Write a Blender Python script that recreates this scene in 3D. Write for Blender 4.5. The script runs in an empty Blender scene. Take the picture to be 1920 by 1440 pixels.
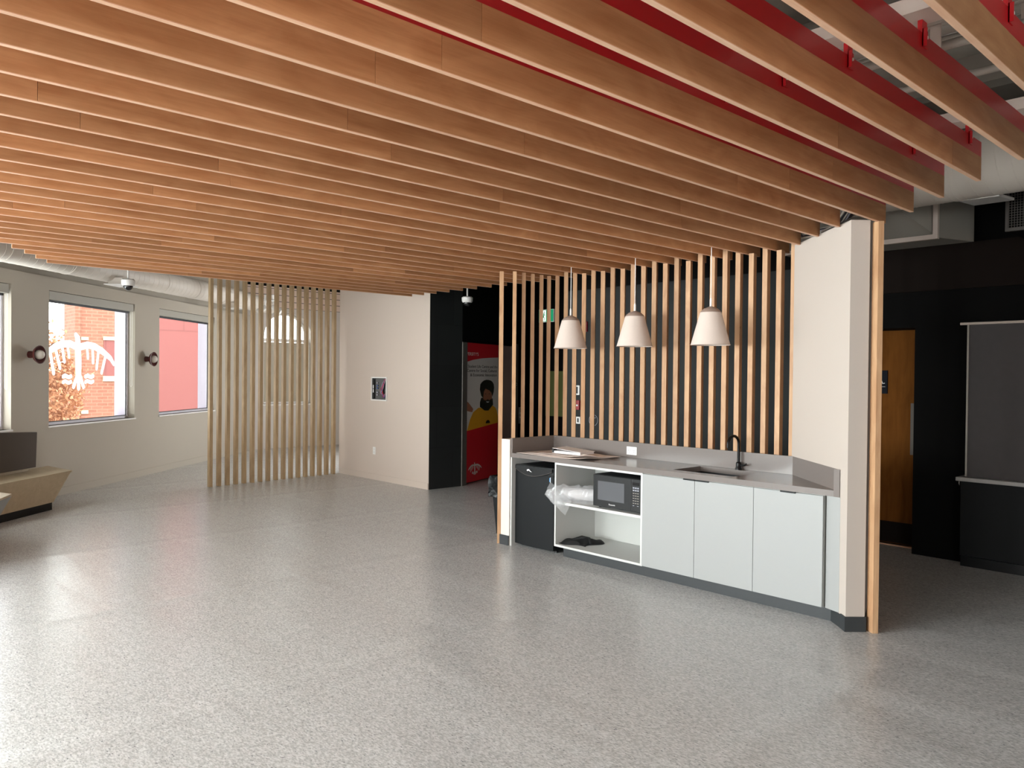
import bpy, bmesh, math, random
from mathutils import Vector, Matrix
random.seed(7)
SC = bpy.context.scene
COL = SC.collection

# ------------------------------------------------------------------ camera
CAM_H = 1.671
yaw, pitch, roll, FPX = 0.820744058, -0.0114538811, 0.00978130813, 1462.89816
cy, sy = math.cos(yaw), math.sin(yaw); cp, sp = math.cos(pitch), math.sin(pitch)
fwd = Vector((-sy*cp, cy*cp, sp)); rgt = Vector((cy, sy, 0)); upv = rgt.cross(fwd)
cr, sr = math.cos(roll), math.sin(roll)
R_ = cr*rgt + sr*upv; U_ = -sr*rgt + cr*upv
cd = bpy.data.cameras.new('camera'); cam = bpy.data.objects.new('camera', cd); COL.objects.link(cam)
cd.sensor_width = 36.0; cd.lens = FPX/1920*36.0; cd.clip_start = 0.05; cd.clip_end = 300
cam.matrix_world = Matrix(((R_.x, U_.x, -fwd.x, 0), (R_.y, U_.y, -fwd.y, 0), (R_.z, U_.z, -fwd.z, CAM_H), (0, 0, 0, 1)))
SC.camera = cam

# ------------------------------------------------------------------ exposure, sky
SC.view_settings.view_transform = 'Standard'; SC.view_settings.look = 'None'
SC.view_settings.gamma = 1.0; SC.view_settings.use_curve_mapping = False
SC.view_settings.exposure = 0.45
SKY = 6.0
wd = bpy.data.worlds.new('overcast_sky'); SC.world = wd; wd.use_nodes = True
wn = wd.node_tree; wn.nodes.clear()
wo = wn.nodes.new('ShaderNodeOutputWorld'); wb = wn.nodes.new('ShaderNodeBackground')
wtc = wn.nodes.new('ShaderNodeTexCoord'); wsep = wn.nodes.new('ShaderNodeSeparateXYZ'); wr = wn.nodes.new('ShaderNodeValToRGB')
wn.links.new(wtc.outputs['Generated'], wsep.inputs[0]); wn.links.new(wsep.outputs['Z'], wr.inputs[0])
wr.color_ramp.elements[0].position = 0.0; wr.color_ramp.elements[0].color = (0.93, 0.95, 0.95, 1)
wr.color_ramp.elements[1].position = 0.8; wr.color_ramp.elements[1].color = (0.98, 1.0, 1.0, 1)
wn.links.new(wr.outputs[0], wb.inputs[0]); wb.inputs[1].default_value = SKY
wn.links.new(wb.outputs[0], wo.inputs[0])

# window wall frame: origin, direction along the wall, normal into the room
WP = Vector((-11.8, 2.74, 0)); WD = Vector((-0.6816, 0.7317, 0)); WN = Vector((0.7317, 0.6816, 0))
def W(t, o, z):
    return WP + WD*t + WN*o + Vector((0, 0, z))
WIN_Z0, WIN_Z1 = 0.945, 2.72
WINS = [(-14.06, -12.03), (-11.30, -9.27), (-8.54, -6.51), (-5.78, -3.76), (-3.03, -0.99), (-0.295, 1.735), (2.469, 4.50)]
REARW = [(-2.4, -0.4)]      # opening added in the wall behind the camera for a fill lamp (x range)
ALCW = (-12.75, -11.75)         # unseen opening added in the far alcove wall for a fill lamp (x range)

def portal(c, xdir, nrm, w, h):
    ld = bpy.data.lights.new('daylight_portal', 'AREA'); ld.shape = 'RECTANGLE'; ld.size = w; ld.size_y = h
    ld.energy = 1.0; ld.cycles.is_portal = True
    o = bpy.data.objects.new('daylight_portal', ld); COL.objects.link(o)
    z = -nrm.normalized(); x = xdir.normalized(); y = z.cross(x)
    o.matrix_world = Matrix(((x.x, y.x, z.x, c.x), (x.y, y.y, z.y, c.y), (x.z, y.z, z.z, c.z), (0, 0, 0, 1)))
def fill_lamp(c, xdir, nrm, w, h, L, col=(0.95, 0.98, 1.0)):
    """area lamp added outside a window opening to brighten the room like daylight"""
    ld = bpy.data.lights.new('window_fill_lamp', 'AREA'); ld.shape = 'RECTANGLE'; ld.size = w; ld.size_y = h
    ld.energy = L*math.pi*w*h; ld.color = col
    o = bpy.data.objects.new('window_fill_lamp', ld); COL.objects.link(o)
    z = -nrm.normalized(); x = xdir.normalized(); y = z.cross(x)
    o.matrix_world = Matrix(((x.x, y.x, z.x, c.x), (x.y, y.y, z.y, c.y), (x.z, y.z, z.z, c.z), (0, 0, 0, 1)))
L_LEFT, L_REAR, L_ALC = (54.0, 50.0, 34.0, 8.0, 4.0), 10.0, 15.0
L_EAST = 9.0
fill_lamp(Vector((7.3, -5.0, 1.9)), Vector((0, 1, 0)), Vector((-1, 0, 0)), 3.0, 2.0, L_EAST)  # added lamp outside an opening in the unseen east wall
for i, (a, b) in enumerate(WINS):
    if i < 5: fill_lamp(W((a+b)/2, -0.36, (WIN_Z0+WIN_Z1)/2), WD, WN, b-a, WIN_Z1-WIN_Z0, L_LEFT[i])
    else: portal(W((a+b)/2, -0.36, (WIN_Z0+WIN_Z1)/2), WD, WN, b-a, WIN_Z1-WIN_Z0)
for a, b in REARW:
    fill_lamp(Vector(((a+b)/2, -7.9, 1.8)), Vector((1, 0, 0)), Vector((0, 1, 0)), b-a, 2.4, L_REAR)
fill_lamp(Vector(((ALCW[0]+ALCW[1])/2, 9.95, 1.85)), Vector((1, 0, 0)), Vector((0, -1, 0)), ALCW[1]-ALCW[0], 1.9, L_ALC)
portal(Vector((-16.6, 8.2, 2.0)), Vector((0, 1, 0)), Vector((1, 0, 0)), 1.3, 2.2)

# ------------------------------------------------------------------ helpers
def lin(h):
    h = h.lstrip('#'); v = [int(h[i:i+2], 16)/255 for i in (0, 2, 4)]
    return tuple(c/12.92 if c <= 0.04045 else ((c+0.055)/1.055)**2.4 for c in v) + (1.0,)

class MB:
    def __init__(s): s.bm = bmesh.new()
    def poly(s, pts, z0, z1):
        bm = s.bm; n = len(pts)
        ar = sum(pts[i][0]*pts[(i+1) % n][1]-pts[(i+1) % n][0]*pts[i][1] for i in range(n))
        if ar < 0: pts = list(reversed(pts))
        b = [bm.verts.new((p[0], p[1], z0)) for p in pts]; t = [bm.verts.new((p[0], p[1], z1)) for p in pts]
        bm.faces.new(list(reversed(b))); bm.faces.new(t)
        for i in range(n): bm.faces.new((b[i], b[(i+1) % n], t[(i+1) % n], t[i]))
        return s
    def hexa(s, p):
        v = [s.bm.verts.new(q) for q in p]
        for f in ((3, 2, 1, 0), (4, 5, 6, 7), (0, 1, 5, 4), (1, 2, 6, 5), (2, 3, 7, 6), (3, 0, 4, 7)): s.bm.faces.new([v[i] for i in f])
        return s
    def box(s, a, b):
        x0, x1 = sorted((a[0], b[0])); y0, y1 = sorted((a[1], b[1])); z0, z1 = sorted((a[2], b[2]))
        return s.hexa([(x0, y0, z0), (x1, y0, z0), (x1, y1, z0), (x0, y1, z0), (x0, y0, z1), (x1, y0, z1), (x1, y1, z1), (x0, y1, z1)])
    def fbox(s, F, a, b):
        # box in a frame given by function F(u, v, w)
        u0, u1 = sorted((a[0], b[0])); v0, v1 = sorted((a[1], b[1])); w0, w1 = sorted((a[2], b[2]))
        s.hexa([F(u0, v0, w0), F(u1, v0, w0), F(u1, v1, w0), F(u0, v1, w0), F(u0, v0, w1), F(u1, v0, w1), F(u1, v1, w1), F(u0, v1, w1)])
        return s
    def slab(s, pts, d):
        # flat polygon (3d points) with thickness vector d
        d = Vector(d); n = len(pts)
        a = [s.bm.verts.new(p) for p in pts]; b = [s.bm.verts.new(Vector(p)+d) for p in pts]
        s.bm.faces.new(list(reversed(a))); s.bm.faces.new(b)
        for i in range(n): s.bm.faces.new((a[i], a[(i+1) % n], b[(i+1) % n], b[i]))
        return s
    def lathe(s, c, prof, n=32, axis=None, cap=True):
        c = Vector(c); ax = Vector(axis or (0, 0, 1)).normalized()
        t = Vector((1, 0, 0)) if abs(ax.x) < 0.9 else Vector((0, 1, 0))
        e1 = ax.cross(t).normalized(); e2 = ax.cross(e1)
        rings = []
        for r, h in prof:
            rings.append([s.bm.verts.new(c + ax*h + (e1*math.cos(2*math.pi*i/n)+e2*math.sin(2*math.pi*i/n))*max(r, 1e-4)) for i in range(n)])
        for a, b in zip(rings, rings[1:]):
            for i in range(n): s.bm.faces.new((a[i], a[(i+1) % n], b[(i+1) % n], b[i]))
        if cap:
            s.bm.faces.new(list(reversed(rings[0]))); s.bm.faces.new(rings[-1])
        return s
    def tube(s, pts, r, n=12, closed=False):
        P = [Vector(p) for p in pts]; rings = []; m = len(P); prev = None
        for i in range(m):
            if closed: d = P[(i+1) % m]-P[i-1]
            else: d = P[min(i+1, m-1)]-P[max(i-1, 0)]
            d.normalize()
            if prev is None:
                t = Vector((0, 0, 1)) if abs(d.z) < 0.9 else Vector((1, 0, 0)); e1 = d.cross(t).normalized()
            else:
                e1 = (prev - d*prev.dot(d)).normalized()
            prev = e1; e2 = d.cross(e1)
            rr = r[i] if isinstance(r, (list, tuple)) else r
            rings.append([s.bm.verts.new(P[i]+(e1*math.cos(2*math.pi*k/n)+e2*math.sin(2*math.pi*k/n))*rr) for k in range(n)])
        rg = list(zip(rings, rings[1:])) + ([(rings[-1], rings[0])] if closed else [])
        for a, b in rg:
            for k in range(n): s.bm.faces.new((a[k], a[(k+1) % n], b[(k+1) % n], b[k]))
        if not closed:
            s.bm.faces.new(list(reversed(rings[0]))); s.bm.faces.new(rings[-1])
        return s
    def sphere(s, c, r, sc=(1, 1, 1), seg=24):
        m = Matrix.Translation(Vector(c)) @ Matrix.Diagonal((*sc, 1))
        bmesh.ops.create_uvsphere(s.bm, u_segments=seg, v_segments=seg//2, radius=r, matrix=m); return s

def obj(name, mb, mat, parent=None, smooth=False, bevel=0.0, kind=None, label=None):
    bm = mb.bm if isinstance(mb, MB) else mb
    bmesh.ops.recalc_face_normals(bm, faces=bm.faces)
    if parent is not None:
        p = parent; off = Vector((0, 0, 0))
        while p is not None: off += p.location; p = p.parent
    else:
        xs = [v.co for v in bm.verts]
        off = Vector(((min(c.x for c in xs)+max(c.x for c in xs))/2, (min(c.y for c in xs)+max(c.y for c in xs))/2, min(c.z for c in xs)))
    for v in bm.verts: v.co -= off
    me = bpy.data.meshes.new(name); bm.to_mesh(me); bm.free()
    o = bpy.data.objects.new(name, me); COL.objects.link(o); me.materials.append(mat)
    if parent is not None: o.parent = parent
    else: o.location = off
    if smooth:
        for f in me.polygons: f.use_smooth = True
        try: me.set_sharp_from_angle(angle=math.radians(38))
        except Exception: pass
    if bevel:
        m = o.modifiers.new('bevel', 'BEVEL'); m.width = bevel; m.segments = 2; m.limit_method = 'ANGLE'
    if kind: o['kind'] = kind
    if label: o['label'] = label
    return o
def tag(o, label, cat, group=None):
    o['label'] = label; o['category'] = cat
    if group: o['group'] = group
    return o
def thing(name, loc, label, cat, group=None):
    o = bpy.data.objects.new(name, None); COL.objects.link(o); o.location = loc; o.empty_display_size = 0.05
    return tag(o, label, cat, group)
def struct(name, mb, mat, **k): return obj(name, mb, mat, kind='structure', **k)
def dup(root):
    r = root.copy(); COL.objects.link(r)
    for ch in list(root.children):
        c = ch.copy(); COL.objects.link(c); c.parent = r
        for g in ch.children:
            d = g.copy(); COL.objects.link(d); d.parent = c
    return r
ORD = ['first', 'second', 'third', 'fourth', 'fifth', 'sixth', 'seventh', 'eighth', 'ninth', 'tenth', 'eleventh', 'twelfth', 'thirteenth', 'fourteenth',
       'fifteenth', 'sixteenth', 'seventeenth', 'eighteenth', 'nineteenth', 'twentieth', 'twenty-first', 'twenty-second', 'twenty-third', 'twenty-fourth',
       'twenty-fifth', 'twenty-sixth', 'twenty-seventh', 'twenty-eighth', 'twenty-ninth', 'thirtieth']

def text_mesh(name, s, mat, parent, F, u, v, w, size, align='LEFT', width=None, thick=0.0006):
    """lettering laid on a plane: F(u, v, w) maps plane coordinates to world"""
    cu = bpy.data.curves.new(name, 'FONT'); cu.body = s; cu.size = size; cu.align_x = align; cu.extrude = thick; cu.resolution_u = 3
    t = bpy.data.objects.new(name, cu); COL.objects.link(t)
    dg = bpy.context.evaluated_depsgraph_get(); dg.update()
    me = bpy.data.meshes.new_from_object(t.evaluated_get(dg))
    bpy.data.objects.remove(t); bpy.data.curves.remove(cu)
    sc = 1.0
    if width:
        xs = [q.co.x for q in me.vertices]; sc = width/(max(xs)-min(xs))
    off = Vector((0, 0, 0)); p = parent
    while p is not None: off += p.location; p = p.parent
    for q in me.vertices: q.co = Vector(F(u+q.co.x*sc, v+q.co.y, w+q.co.z)) - off
    me.materials.clear(); me.materials.append(mat)
    o = bpy.data.objects.new(name, me); COL.objects.link(o); o.parent = parent
    return o
def stroke(mb, F, pts, wd, w0, th=0.0008, caps=True):
    """rounded flat stroke on plane F"""
    n = len(pts)
    L = []; Rr = []
    for i in range(n):
        a = pts[max(i-1, 0)]; b = pts[min(i+1, n-1)]; dx, dy = b[0]-a[0], b[1]-a[1]; l = math.hypot(dx, dy)
        ww = (wd[i] if isinstance(wd, (list, tuple)) else wd)/2
        nx, ny = -dy/l*ww, dx/l*ww
        L.append((pts[i][0]+nx, pts[i][1]+ny)); Rr.append((pts[i][0]-nx, pts[i][1]-ny))
    w_0 = (wd[0] if isinstance(wd, (list, tuple)) else wd)/2; w_n = (wd[-1] if isinstance(wd, (list, tuple)) else wd)/2
    def arc(c, p, q, r, side):
        a0 = math.atan2(p[1]-c[1], p[0]-c[0]); out = []
        for k in range(1, 6): out.append((c[0]+r*math.cos(a0-side*math.pi*k/6), c[1]+r*math.sin(a0-side*math.pi*k/6)))
        return out
    poly = L + (arc(pts[-1], L[-1], Rr[-1], w_n, 1) if caps else []) + list(reversed(Rr)) + (arc(pts[0], Rr[0], L[0], w_0, 1) if caps else [])
    P = [Vector(F(x, y, w0)) for x, y in poly]; d = Vector(F(0, 0, w0+th))-Vector(F(0, 0, w0))
    mb.slab(P, d)

# ------------------------------------------------------------------ materials
MATS = {}
def mat(name, color, rough=0.6, metal=0.0, spec=0.5, bump=0.0, bscale=40, noise=0.0, nscale=8, coat=0.0, trans=0.0, emit=None, es=0.0, sheen=0.0):
    m = bpy.data.materials.new(name); m.use_nodes = True; nt = m.node_tree; b = nt.nodes['Principled BSDF']
    c = lin(color) if isinstance(color, str) else color
    b.inputs['Base Color'].default_value = c; b.inputs['Roughness'].default_value = rough; b.inputs['Metallic'].default_value = metal
    b.inputs['Specular IOR Level'].default_value = spec; b.inputs['Coat Weight'].default_value = coat; b.inputs['Transmission Weight'].default_value = trans
    tc = nt.nodes.new('ShaderNodeTexCoord')
    nz = nt.nodes.new('ShaderNodeTexNoise'); nz.inputs['Scale'].default_value = nscale; nz.inputs['Detail'].default_value = 4
    nt.links.new(tc.outputs['Object'], nz.inputs['Vector'])
    mx = nt.nodes.new('ShaderNodeMixRGB'); mx.blend_type = 'MULTIPLY'; mx.inputs[0].default_value = 1
    rp = nt.nodes.new('ShaderNodeMapRange'); rp.inputs[3].default_value = 1-noise; rp.inputs[4].default_value = 1+noise*0.6
    nt.links.new(nz.outputs['Fac'], rp.inputs[0]); mx.inputs[1].default_value = c
    nt.links.new(rp.outputs[0], mx.inputs[2]); nt.links.new(mx.outputs[0], b.inputs['Base Color'])
    if bump:
        n2 = nt.nodes.new('ShaderNodeTexNoise'); n2.inputs['Scale'].default_value = bscale; n2.inputs['Detail'].default_value = 6
        nt.links.new(tc.outputs['Object'], n2.inputs['Vector'])
        bp = nt.nodes.new('ShaderNodeBump'); bp.inputs['Strength'].default_value = bump; bp.inputs['Distance'].default_value = 0.01
        nt.links.new(n2.outputs['Fac'], bp.inputs['Height']); nt.links.new(bp.outputs[0], b.inputs['Normal'])
    if emit: b.inputs['Emission Color'].default_value = lin(emit); b.inputs['Emission Strength'].default_value = es
    MATS[name] = m; return m

def wood(name, c1, c2, axis, rough=0.5, var=0.12, gs=1.0):
    """birch veneer: fine grain stretched along axis, cloudy figure, small random tint per board"""
    m = bpy.data.materials.new(name); m.use_nodes = True; nt = m.node_tree; b = nt.nodes['Principled BSDF']; L = nt.links
    tc = nt.nodes.new('ShaderNodeTexCoord'); oi = nt.nodes.new('ShaderNodeObjectInfo')
    sh = nt.nodes.new('ShaderNodeVectorMath'); sh.operation = 'ADD'
    k = nt.nodes.new('ShaderNodeMath'); k.operation = 'MULTIPLY'; k.inputs[1].default_value = 37.0; L.new(oi.outputs['Random'], k.inputs[0])
    L.new(tc.outputs['Object'], sh.inputs[0]); L.new(k.outputs[0], sh.inputs[1])
    s1 = {'x': (1.2, 26, 26), 'y': (26, 1.2, 26), 'z': (26, 26, 1.2)}[axis]
    mp = nt.nodes.new('ShaderNodeMapping'); mp.inputs['Scale'].default_value = tuple(v*gs for v in s1); L.new(sh.outputs[0], mp.inputs[0])
    n1 = nt.nodes.new('ShaderNodeTexNoise'); n1.inputs['Scale'].default_value = 1.6; n1.inputs['Detail'].default_value = 8; n1.inputs['Roughness'].default_value = 0.65; n1.inputs['Distortion'].default_value = 1.2
    L.new(mp.outputs[0], n1.inputs['Vector'])
    s2 = {'x': (1.3, 4.5, 4.5), 'y': (4.5, 1.3, 4.5), 'z': (4.5, 4.5, 1.3)}[axis]
    mp2 = nt.nodes.new('ShaderNodeMapping'); mp2.inputs['Scale'].default_value = s2; L.new(sh.outputs[0], mp2.inputs[0])
    n2 = nt.nodes.new('ShaderNodeTexNoise'); n2.inputs['Scale'].default_value = 1.5; n2.inputs['Detail'].default_value = 3; n2.inputs['Distortion'].default_value = 2.2; L.new(mp2.outputs[0], n2.inputs['Vector'])
    ad = nt.nodes.new('ShaderNodeMath'); ad.operation = 'ADD'; m1 = nt.nodes.new('ShaderNodeMath'); m1.operation = 'MULTIPLY'; m1.inputs[1].default_value = 0.45; L.new(n1.outputs['Fac'], m1.inputs[0])
    m2 = nt.nodes.new('ShaderNodeMath'); m2.operation = 'MULTIPLY'; m2.inputs[1].default_value = 0.55; L.new(n2.outputs['Fac'], m2.inputs[0]); L.new(m1.outputs[0], ad.inputs[0]); L.new(m2.outputs[0], ad.inputs[1])
    rp = nt.nodes.new('ShaderNodeValToRGB'); rp.color_ramp.elements[0].position = 0.34; rp.color_ramp.elements[1].position = 0.66
    rp.color_ramp.elements[0].color = lin(c1); rp.color_ramp.elements[1].color = lin(c2); L.new(ad.outputs[0], rp.inputs[0])
    mr = nt.nodes.new('ShaderNodeMapRange'); mr.inputs[3].default_value = 1-var; mr.inputs[4].default_value = 1+var; L.new(oi.outputs['Random'], mr.inputs[0])
    mx = nt.nodes.new('ShaderNodeMixRGB'); mx.blend_type = 'MULTIPLY'; mx.inputs[0].default_value = 1; L.new(rp.outputs[0], mx.inputs[1]); L.new(mr.outputs[0], mx.inputs[2])
    # small knots
    vo = nt.nodes.new('ShaderNodeTexVoronoi'); vo.inputs['Scale'].default_value = 1.3; vo.inputs['Randomness'].default_value = 1.0; L.new(sh.outputs[0], vo.inputs['Vector'])
    kr = nt.nodes.new('ShaderNodeMapRange'); kr.inputs[1].default_value = 0.0; kr.inputs[2].default_value = 0.022; kr.inputs[3].default_value = 0.45; kr.inputs[4].default_value = 1.0; L.new(vo.outputs['Distance'], kr.inputs[0])
    mk = nt.nodes.new('ShaderNodeMixRGB'); mk.blend_type = 'MULTIPLY'; mk.inputs[0].default_value = 1; L.new(mx.outputs[0], mk.inputs[1]); L.new(kr.outputs[0], mk.inputs[2])
    L.new(mk.outputs[0], b.inputs['Base Color']); b.inputs['Roughness'].default_value = rough; b.inputs['Specular IOR Level'].default_value = 0.4
    MATS[name] = m; return m

def floor_mat():
    m = bpy.data.materials.new('vinyl_floor'); m.use_nodes = True; nt = m.node_tree; b = nt.nodes['Principled BSDF']; L = nt.links
    tc = nt.nodes.new('ShaderNodeTexCoord')
    mp = nt.nodes.new('ShaderNodeMapping'); mp.inputs['Scale'].default_value = (1, 2.2, 1); mp.inputs['Rotation'].default_value = (0, 0, math.radians(-47)); L.new(tc.outputs['Object'], mp.inputs[0])
    def noise(s, d, v=mp.outputs[0]):
        n = nt.nodes.new('ShaderNodeTexNoise'); n.inputs['Scale'].default_value = s; n.inputs['Detail'].default_value = d; L.new(v, n.inputs['Vector']); return n
    n1 = noise(58, 5); r1 = nt.nodes.new('ShaderNodeValToRGB'); e = r1.color_ramp.elements; e[0].position = 0.36; e[1].position = 0.66; e[0].color = lin('#adacaa'); e[1].color = lin('#d7d6d5')
    L.new(n1.outputs['Fac'], r1.inputs[0])
    n2 = noise(62, 2); r2 = nt.nodes.new('ShaderNodeValToRGB'); r2.color_ramp.elements[0].position = 0.31; r2.color_ramp.elements[1].position = 0.345; r2.color_ramp.elements[0].color = (0.42, 0.43, 0.46, 1); r2.color_ramp.elements[1].color = (1, 1, 1, 1)
    L.new(n2.outputs['Fac'], r2.inputs[0])
    n3 = noise(50, 3); r3 = nt.nodes.new('ShaderNodeValToRGB'); r3.color_ramp.elements[0].position = 0.66; r3.color_ramp.elements[1].position = 0.72; r3.color_ramp.elements[0].color = (1, 1, 1, 1); r3.color_ramp.elements[1].color = (1.22, 1.2, 1.17, 1)
    L.new(n3.outputs['Fac'], r3.inputs[0])
    a = nt.nodes.new('ShaderNodeMixRGB'); a.blend_type = 'MULTIPLY'; a.inputs[0].default_value = 1; L.new(r1.outputs[0], a.inputs[1]); L.new(r2.outputs[0], a.inputs[2])
    c = nt.nodes.new('ShaderNodeMixRGB'); c.blend_type = 'MULTIPLY'; c.inputs[0].default_value = 1; L.new(a.outputs[0], c.inputs[1]); L.new(r3.outputs[0], c.inputs[2])
    L.new(c.outputs[0], b.inputs['Base Color'])
    b.inputs['Roughness'].default_value = 0.27
    # telegraphed subfloor ripples: low broad bump
    mpb = nt.nodes.new('ShaderNodeMapping'); mpb.inputs['Rotation'].default_value = (0, 0, math.radians(-47)); mpb.inputs['Scale'].default_value = (0.35, 1.5, 1); L.new(tc.outputs['Object'], mpb.inputs[0])
    n5 = noise(1.1, 3, mpb.outputs[0]); bp = nt.nodes.new('ShaderNodeBump'); bp.inputs['Strength'].default_value = 0.8; bp.inputs['Distance'].default_value = 0.02; L.new(n5.outputs['Fac'], bp.inputs['Height'])
    # welded seams of the 2 m vinyl sheets, slightly raised
    ge = nt.nodes.new('ShaderNodeNewGeometry'); sx = nt.nodes.new('ShaderNodeSeparateXYZ'); L.new(ge.outputs['Position'], sx.inputs[0])
    a1 = nt.nodes.new('ShaderNodeMath'); a1.operation = 'ADD'; a1.inputs[1].default_value = 7.93; L.new(sx.outputs['X'], a1.inputs[0])
    pp = nt.nodes.new('ShaderNodeMath'); pp.operation = 'PINGPONG'; pp.inputs[1].default_value = 1.0175; L.new(a1.outputs[0], pp.inputs[0])
    hr = nt.nodes.new('ShaderNodeMapRange'); hr.interpolation_type = 'SMOOTHSTEP'; hr.inputs[1].default_value = 0.0; hr.inputs[2].default_value = 0.16; hr.inputs[3].default_value = 1.0; hr.inputs[4].default_value = 0.0; L.new(pp.outputs[0], hr.inputs[0])
    bs = nt.nodes.new('ShaderNodeBump'); bs.inputs['Strength'].default_value = 1.0; bs.inputs['Distance'].default_value = 0.004; L.new(hr.outputs[0], bs.inputs['Height']); L.new(bp.outputs[0], bs.inputs['Normal'])
    bp = bs
    n6 = noise(300, 3); bp2 = nt.nodes.new('ShaderNodeBump'); bp2.inputs['Strength'].default_value = 0.02; bp2.inputs['Distance'].default_value = 0.002; L.new(n6.outputs['Fac'], bp2.inputs['Height']); L.new(bp.outputs[0], bp2.inputs['Normal'])
    L.new(bp2.outputs[0], b.inputs['Normal']); b.inputs['Specular IOR Level'].default_value = 0.5
    MATS['vinyl_floor'] = m; return m

def brick_mat(name, c1, c2, mortar, scale=1.0, rough=0.9, bw=0.22, bh=0.075, mort=0.008):
    m = bpy.data.materials.new(name); m.use_nodes = True; nt = m.node_tree; b = nt.nodes['Principled BSDF']; L = nt.links
    tc = nt.nodes.new('ShaderNodeTexCoord'); sx = nt.nodes.new('ShaderNodeSeparateXYZ'); cb = nt.nodes.new('ShaderNodeCombineXYZ')
    L.new(tc.outputs['Object'], sx.inputs[0]); ad = nt.nodes.new('ShaderNodeMath'); ad.operation = 'ADD'; L.new(sx.outputs['X'], ad.inputs[0]); L.new(sx.outputs['Y'], ad.inputs[1])
    L.new(ad.outputs[0], cb.inputs[0]); L.new(sx.outputs['Z'], cb.inputs[1])
    br = nt.nodes.new('ShaderNodeTexBrick'); br.inputs['Scale'].default_value = scale; br.inputs['Color1'].default_value = lin(c1); br.inputs['Color2'].default_value = lin(c2); br.inputs['Mortar'].default_value = lin(mortar)
    br.inputs['Brick Width'].default_value = bw; br.inputs['Row Height'].default_value = bh; br.inputs['Mortar Size'].default_value = mort
    L.new(cb.outputs[0], br.inputs['Vector']); L.new(br.outputs['Color'], b.inputs['Base Color']); b.inputs['Roughness'].default_value = rough
    MATS[name] = m; return m

def glass_mat():
    m = bpy.data.materials.new('window_glass'); m.use_nodes = True; nt = m.node_tree; nt.nodes.clear()
    o = nt.nodes.new('ShaderNodeOutputMaterial'); t = nt.nodes.new('ShaderNodeBsdfTransparent'); t.inputs[0].default_value = (0.93, 0.95, 0.94, 1)
    g = nt.nodes.new('ShaderNodeBsdfGlossy'); g.inputs['Roughness'].default_value = 0.02; lw = nt.nodes.new('ShaderNodeLayerWeight'); lw.inputs[0].default_value = 0.5; pw = nt.nodes.new('ShaderNodeMath'); pw.operation = 'POWER'; pw.inputs[1].default_value = 4.0
    f = nt.nodes.new('ShaderNodeMath'); f.operation = 'MULTIPLY_ADD'; f.inputs[1].default_value = 0.6; f.inputs[2].default_value = 0.03; nt.links.new(lw.outputs['Facing'], pw.inputs[0]); nt.links.new(pw.outputs[0], f.inputs[0])
    mx = nt.nodes.new('ShaderNodeMixShader'); nt.links.new(f.outputs[0], mx.inputs[0]); nt.links.new(t.outputs[0], mx.inputs[1]); nt.links.new(g.outputs[0], mx.inputs[2]); nt.links.new(mx.outputs[0], o.inputs[0])
    MATS['window_glass'] = m; return m
def film_mat(name, alpha, col, rough):
    m = bpy.data.materials.new(name); m.use_nodes = True; nt = m.node_tree; b = nt.nodes['Principled BSDF']
    b.inputs['Base Color'].default_value = lin(col); b.inputs['Alpha'].default_value = alpha; b.inputs['Roughness'].default_value = rough; b.inputs['Specular IOR Level'].default_value = 0.9
    MATS[name] = m; return m

FLOOR = floor_mat()
BIRCH_Y = wood('birch_veneer', '#b07a50', '#ca976b', 'y', 0.5, 0.2)
BIRCH_EDGE = wood('birch_plywood_edge', '#d2a283', '#e4bd9f', 'y', 0.45, 0.06)
SLAT = wood('birch_slat', '#a67c5a', '#c09b76', 'z', 0.55, 0.10)
SLAT_L = wood('birch_slat_pale', '#a88e6b', '#c2a884', 'z', 0.55, 0.07)
BENCHW = wood('maple_laminate', '#b8a88c', '#c8b89c', 'x', 0.4, 0.02)
DOORW = wood('oak_door_veneer', '#6a3f16', '#7c4c1e', 'z', 0.85, 0.0)
DOORW.node_tree.nodes['Principled BSDF'].inputs['Specular IOR Level'].default_value = 0.1
RED = mat('red_painted_steel', '#bb161f', 0.35, spec=0.5)
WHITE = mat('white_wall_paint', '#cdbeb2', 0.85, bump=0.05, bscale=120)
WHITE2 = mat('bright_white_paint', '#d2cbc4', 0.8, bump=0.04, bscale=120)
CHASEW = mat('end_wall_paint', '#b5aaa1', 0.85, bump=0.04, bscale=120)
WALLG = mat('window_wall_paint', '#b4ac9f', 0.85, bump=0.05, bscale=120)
CHAR = mat('charcoal_paint', '#1c1e1e', 0.55, spec=0.3, noise=0.18, nscale=2.5)
BLACKW = mat('black_wall_paint', '#080707', 0.85, spec=0.15)
BROWNW = mat('dark_brown_soffit', '#1c1512', 0.9, spec=0.15)
TILE = brick_mat('black_stone_tile', '#232525', '#1d1f1f', '#151616', 1.0, 0.45, 0.6, 0.6, 0.004)
CEILM = mat('deck_paint', '#8f8a82', 0.8)
PIPEM = mat('painted_pipe', '#a8a198', 0.6)
BEAMM = mat('painted_beam', '#cfc0b6', 0.7)
DUCTM = mat('painted_duct', '#dbd3c9', 0.55, bump=0.05)
KICK = mat('rubber_base', '#2b2e30', 0.5)
KICKW = mat('pale_rubber_base', '#d0cbc2', 0.7)
LAM = mat('grey_laminate', '#999a99', 0.5)
LAMW = mat('white_laminate', '#c6c6c3', 0.5)
LAMIN = mat('cabinet_interior', '#b9bab6', 0.5)
TOPM = mat('taupe_solid_surface', '#746c68', 0.22, noise=0.05, nscale=60)
BLK = mat('black_plastic', '#121315', 0.3)
BLK2 = mat('black_textured_plastic', '#131517', 0.55, spec=0.2, bump=0.1, bscale=400)
BLKM = mat('matte_black_metal', '#0f0f10', 0.35, metal=0.6)
STEEL = mat('brushed_steel', '#8f8b88', 0.35, metal=0.9, noise=0.08, nscale=30)
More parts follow.
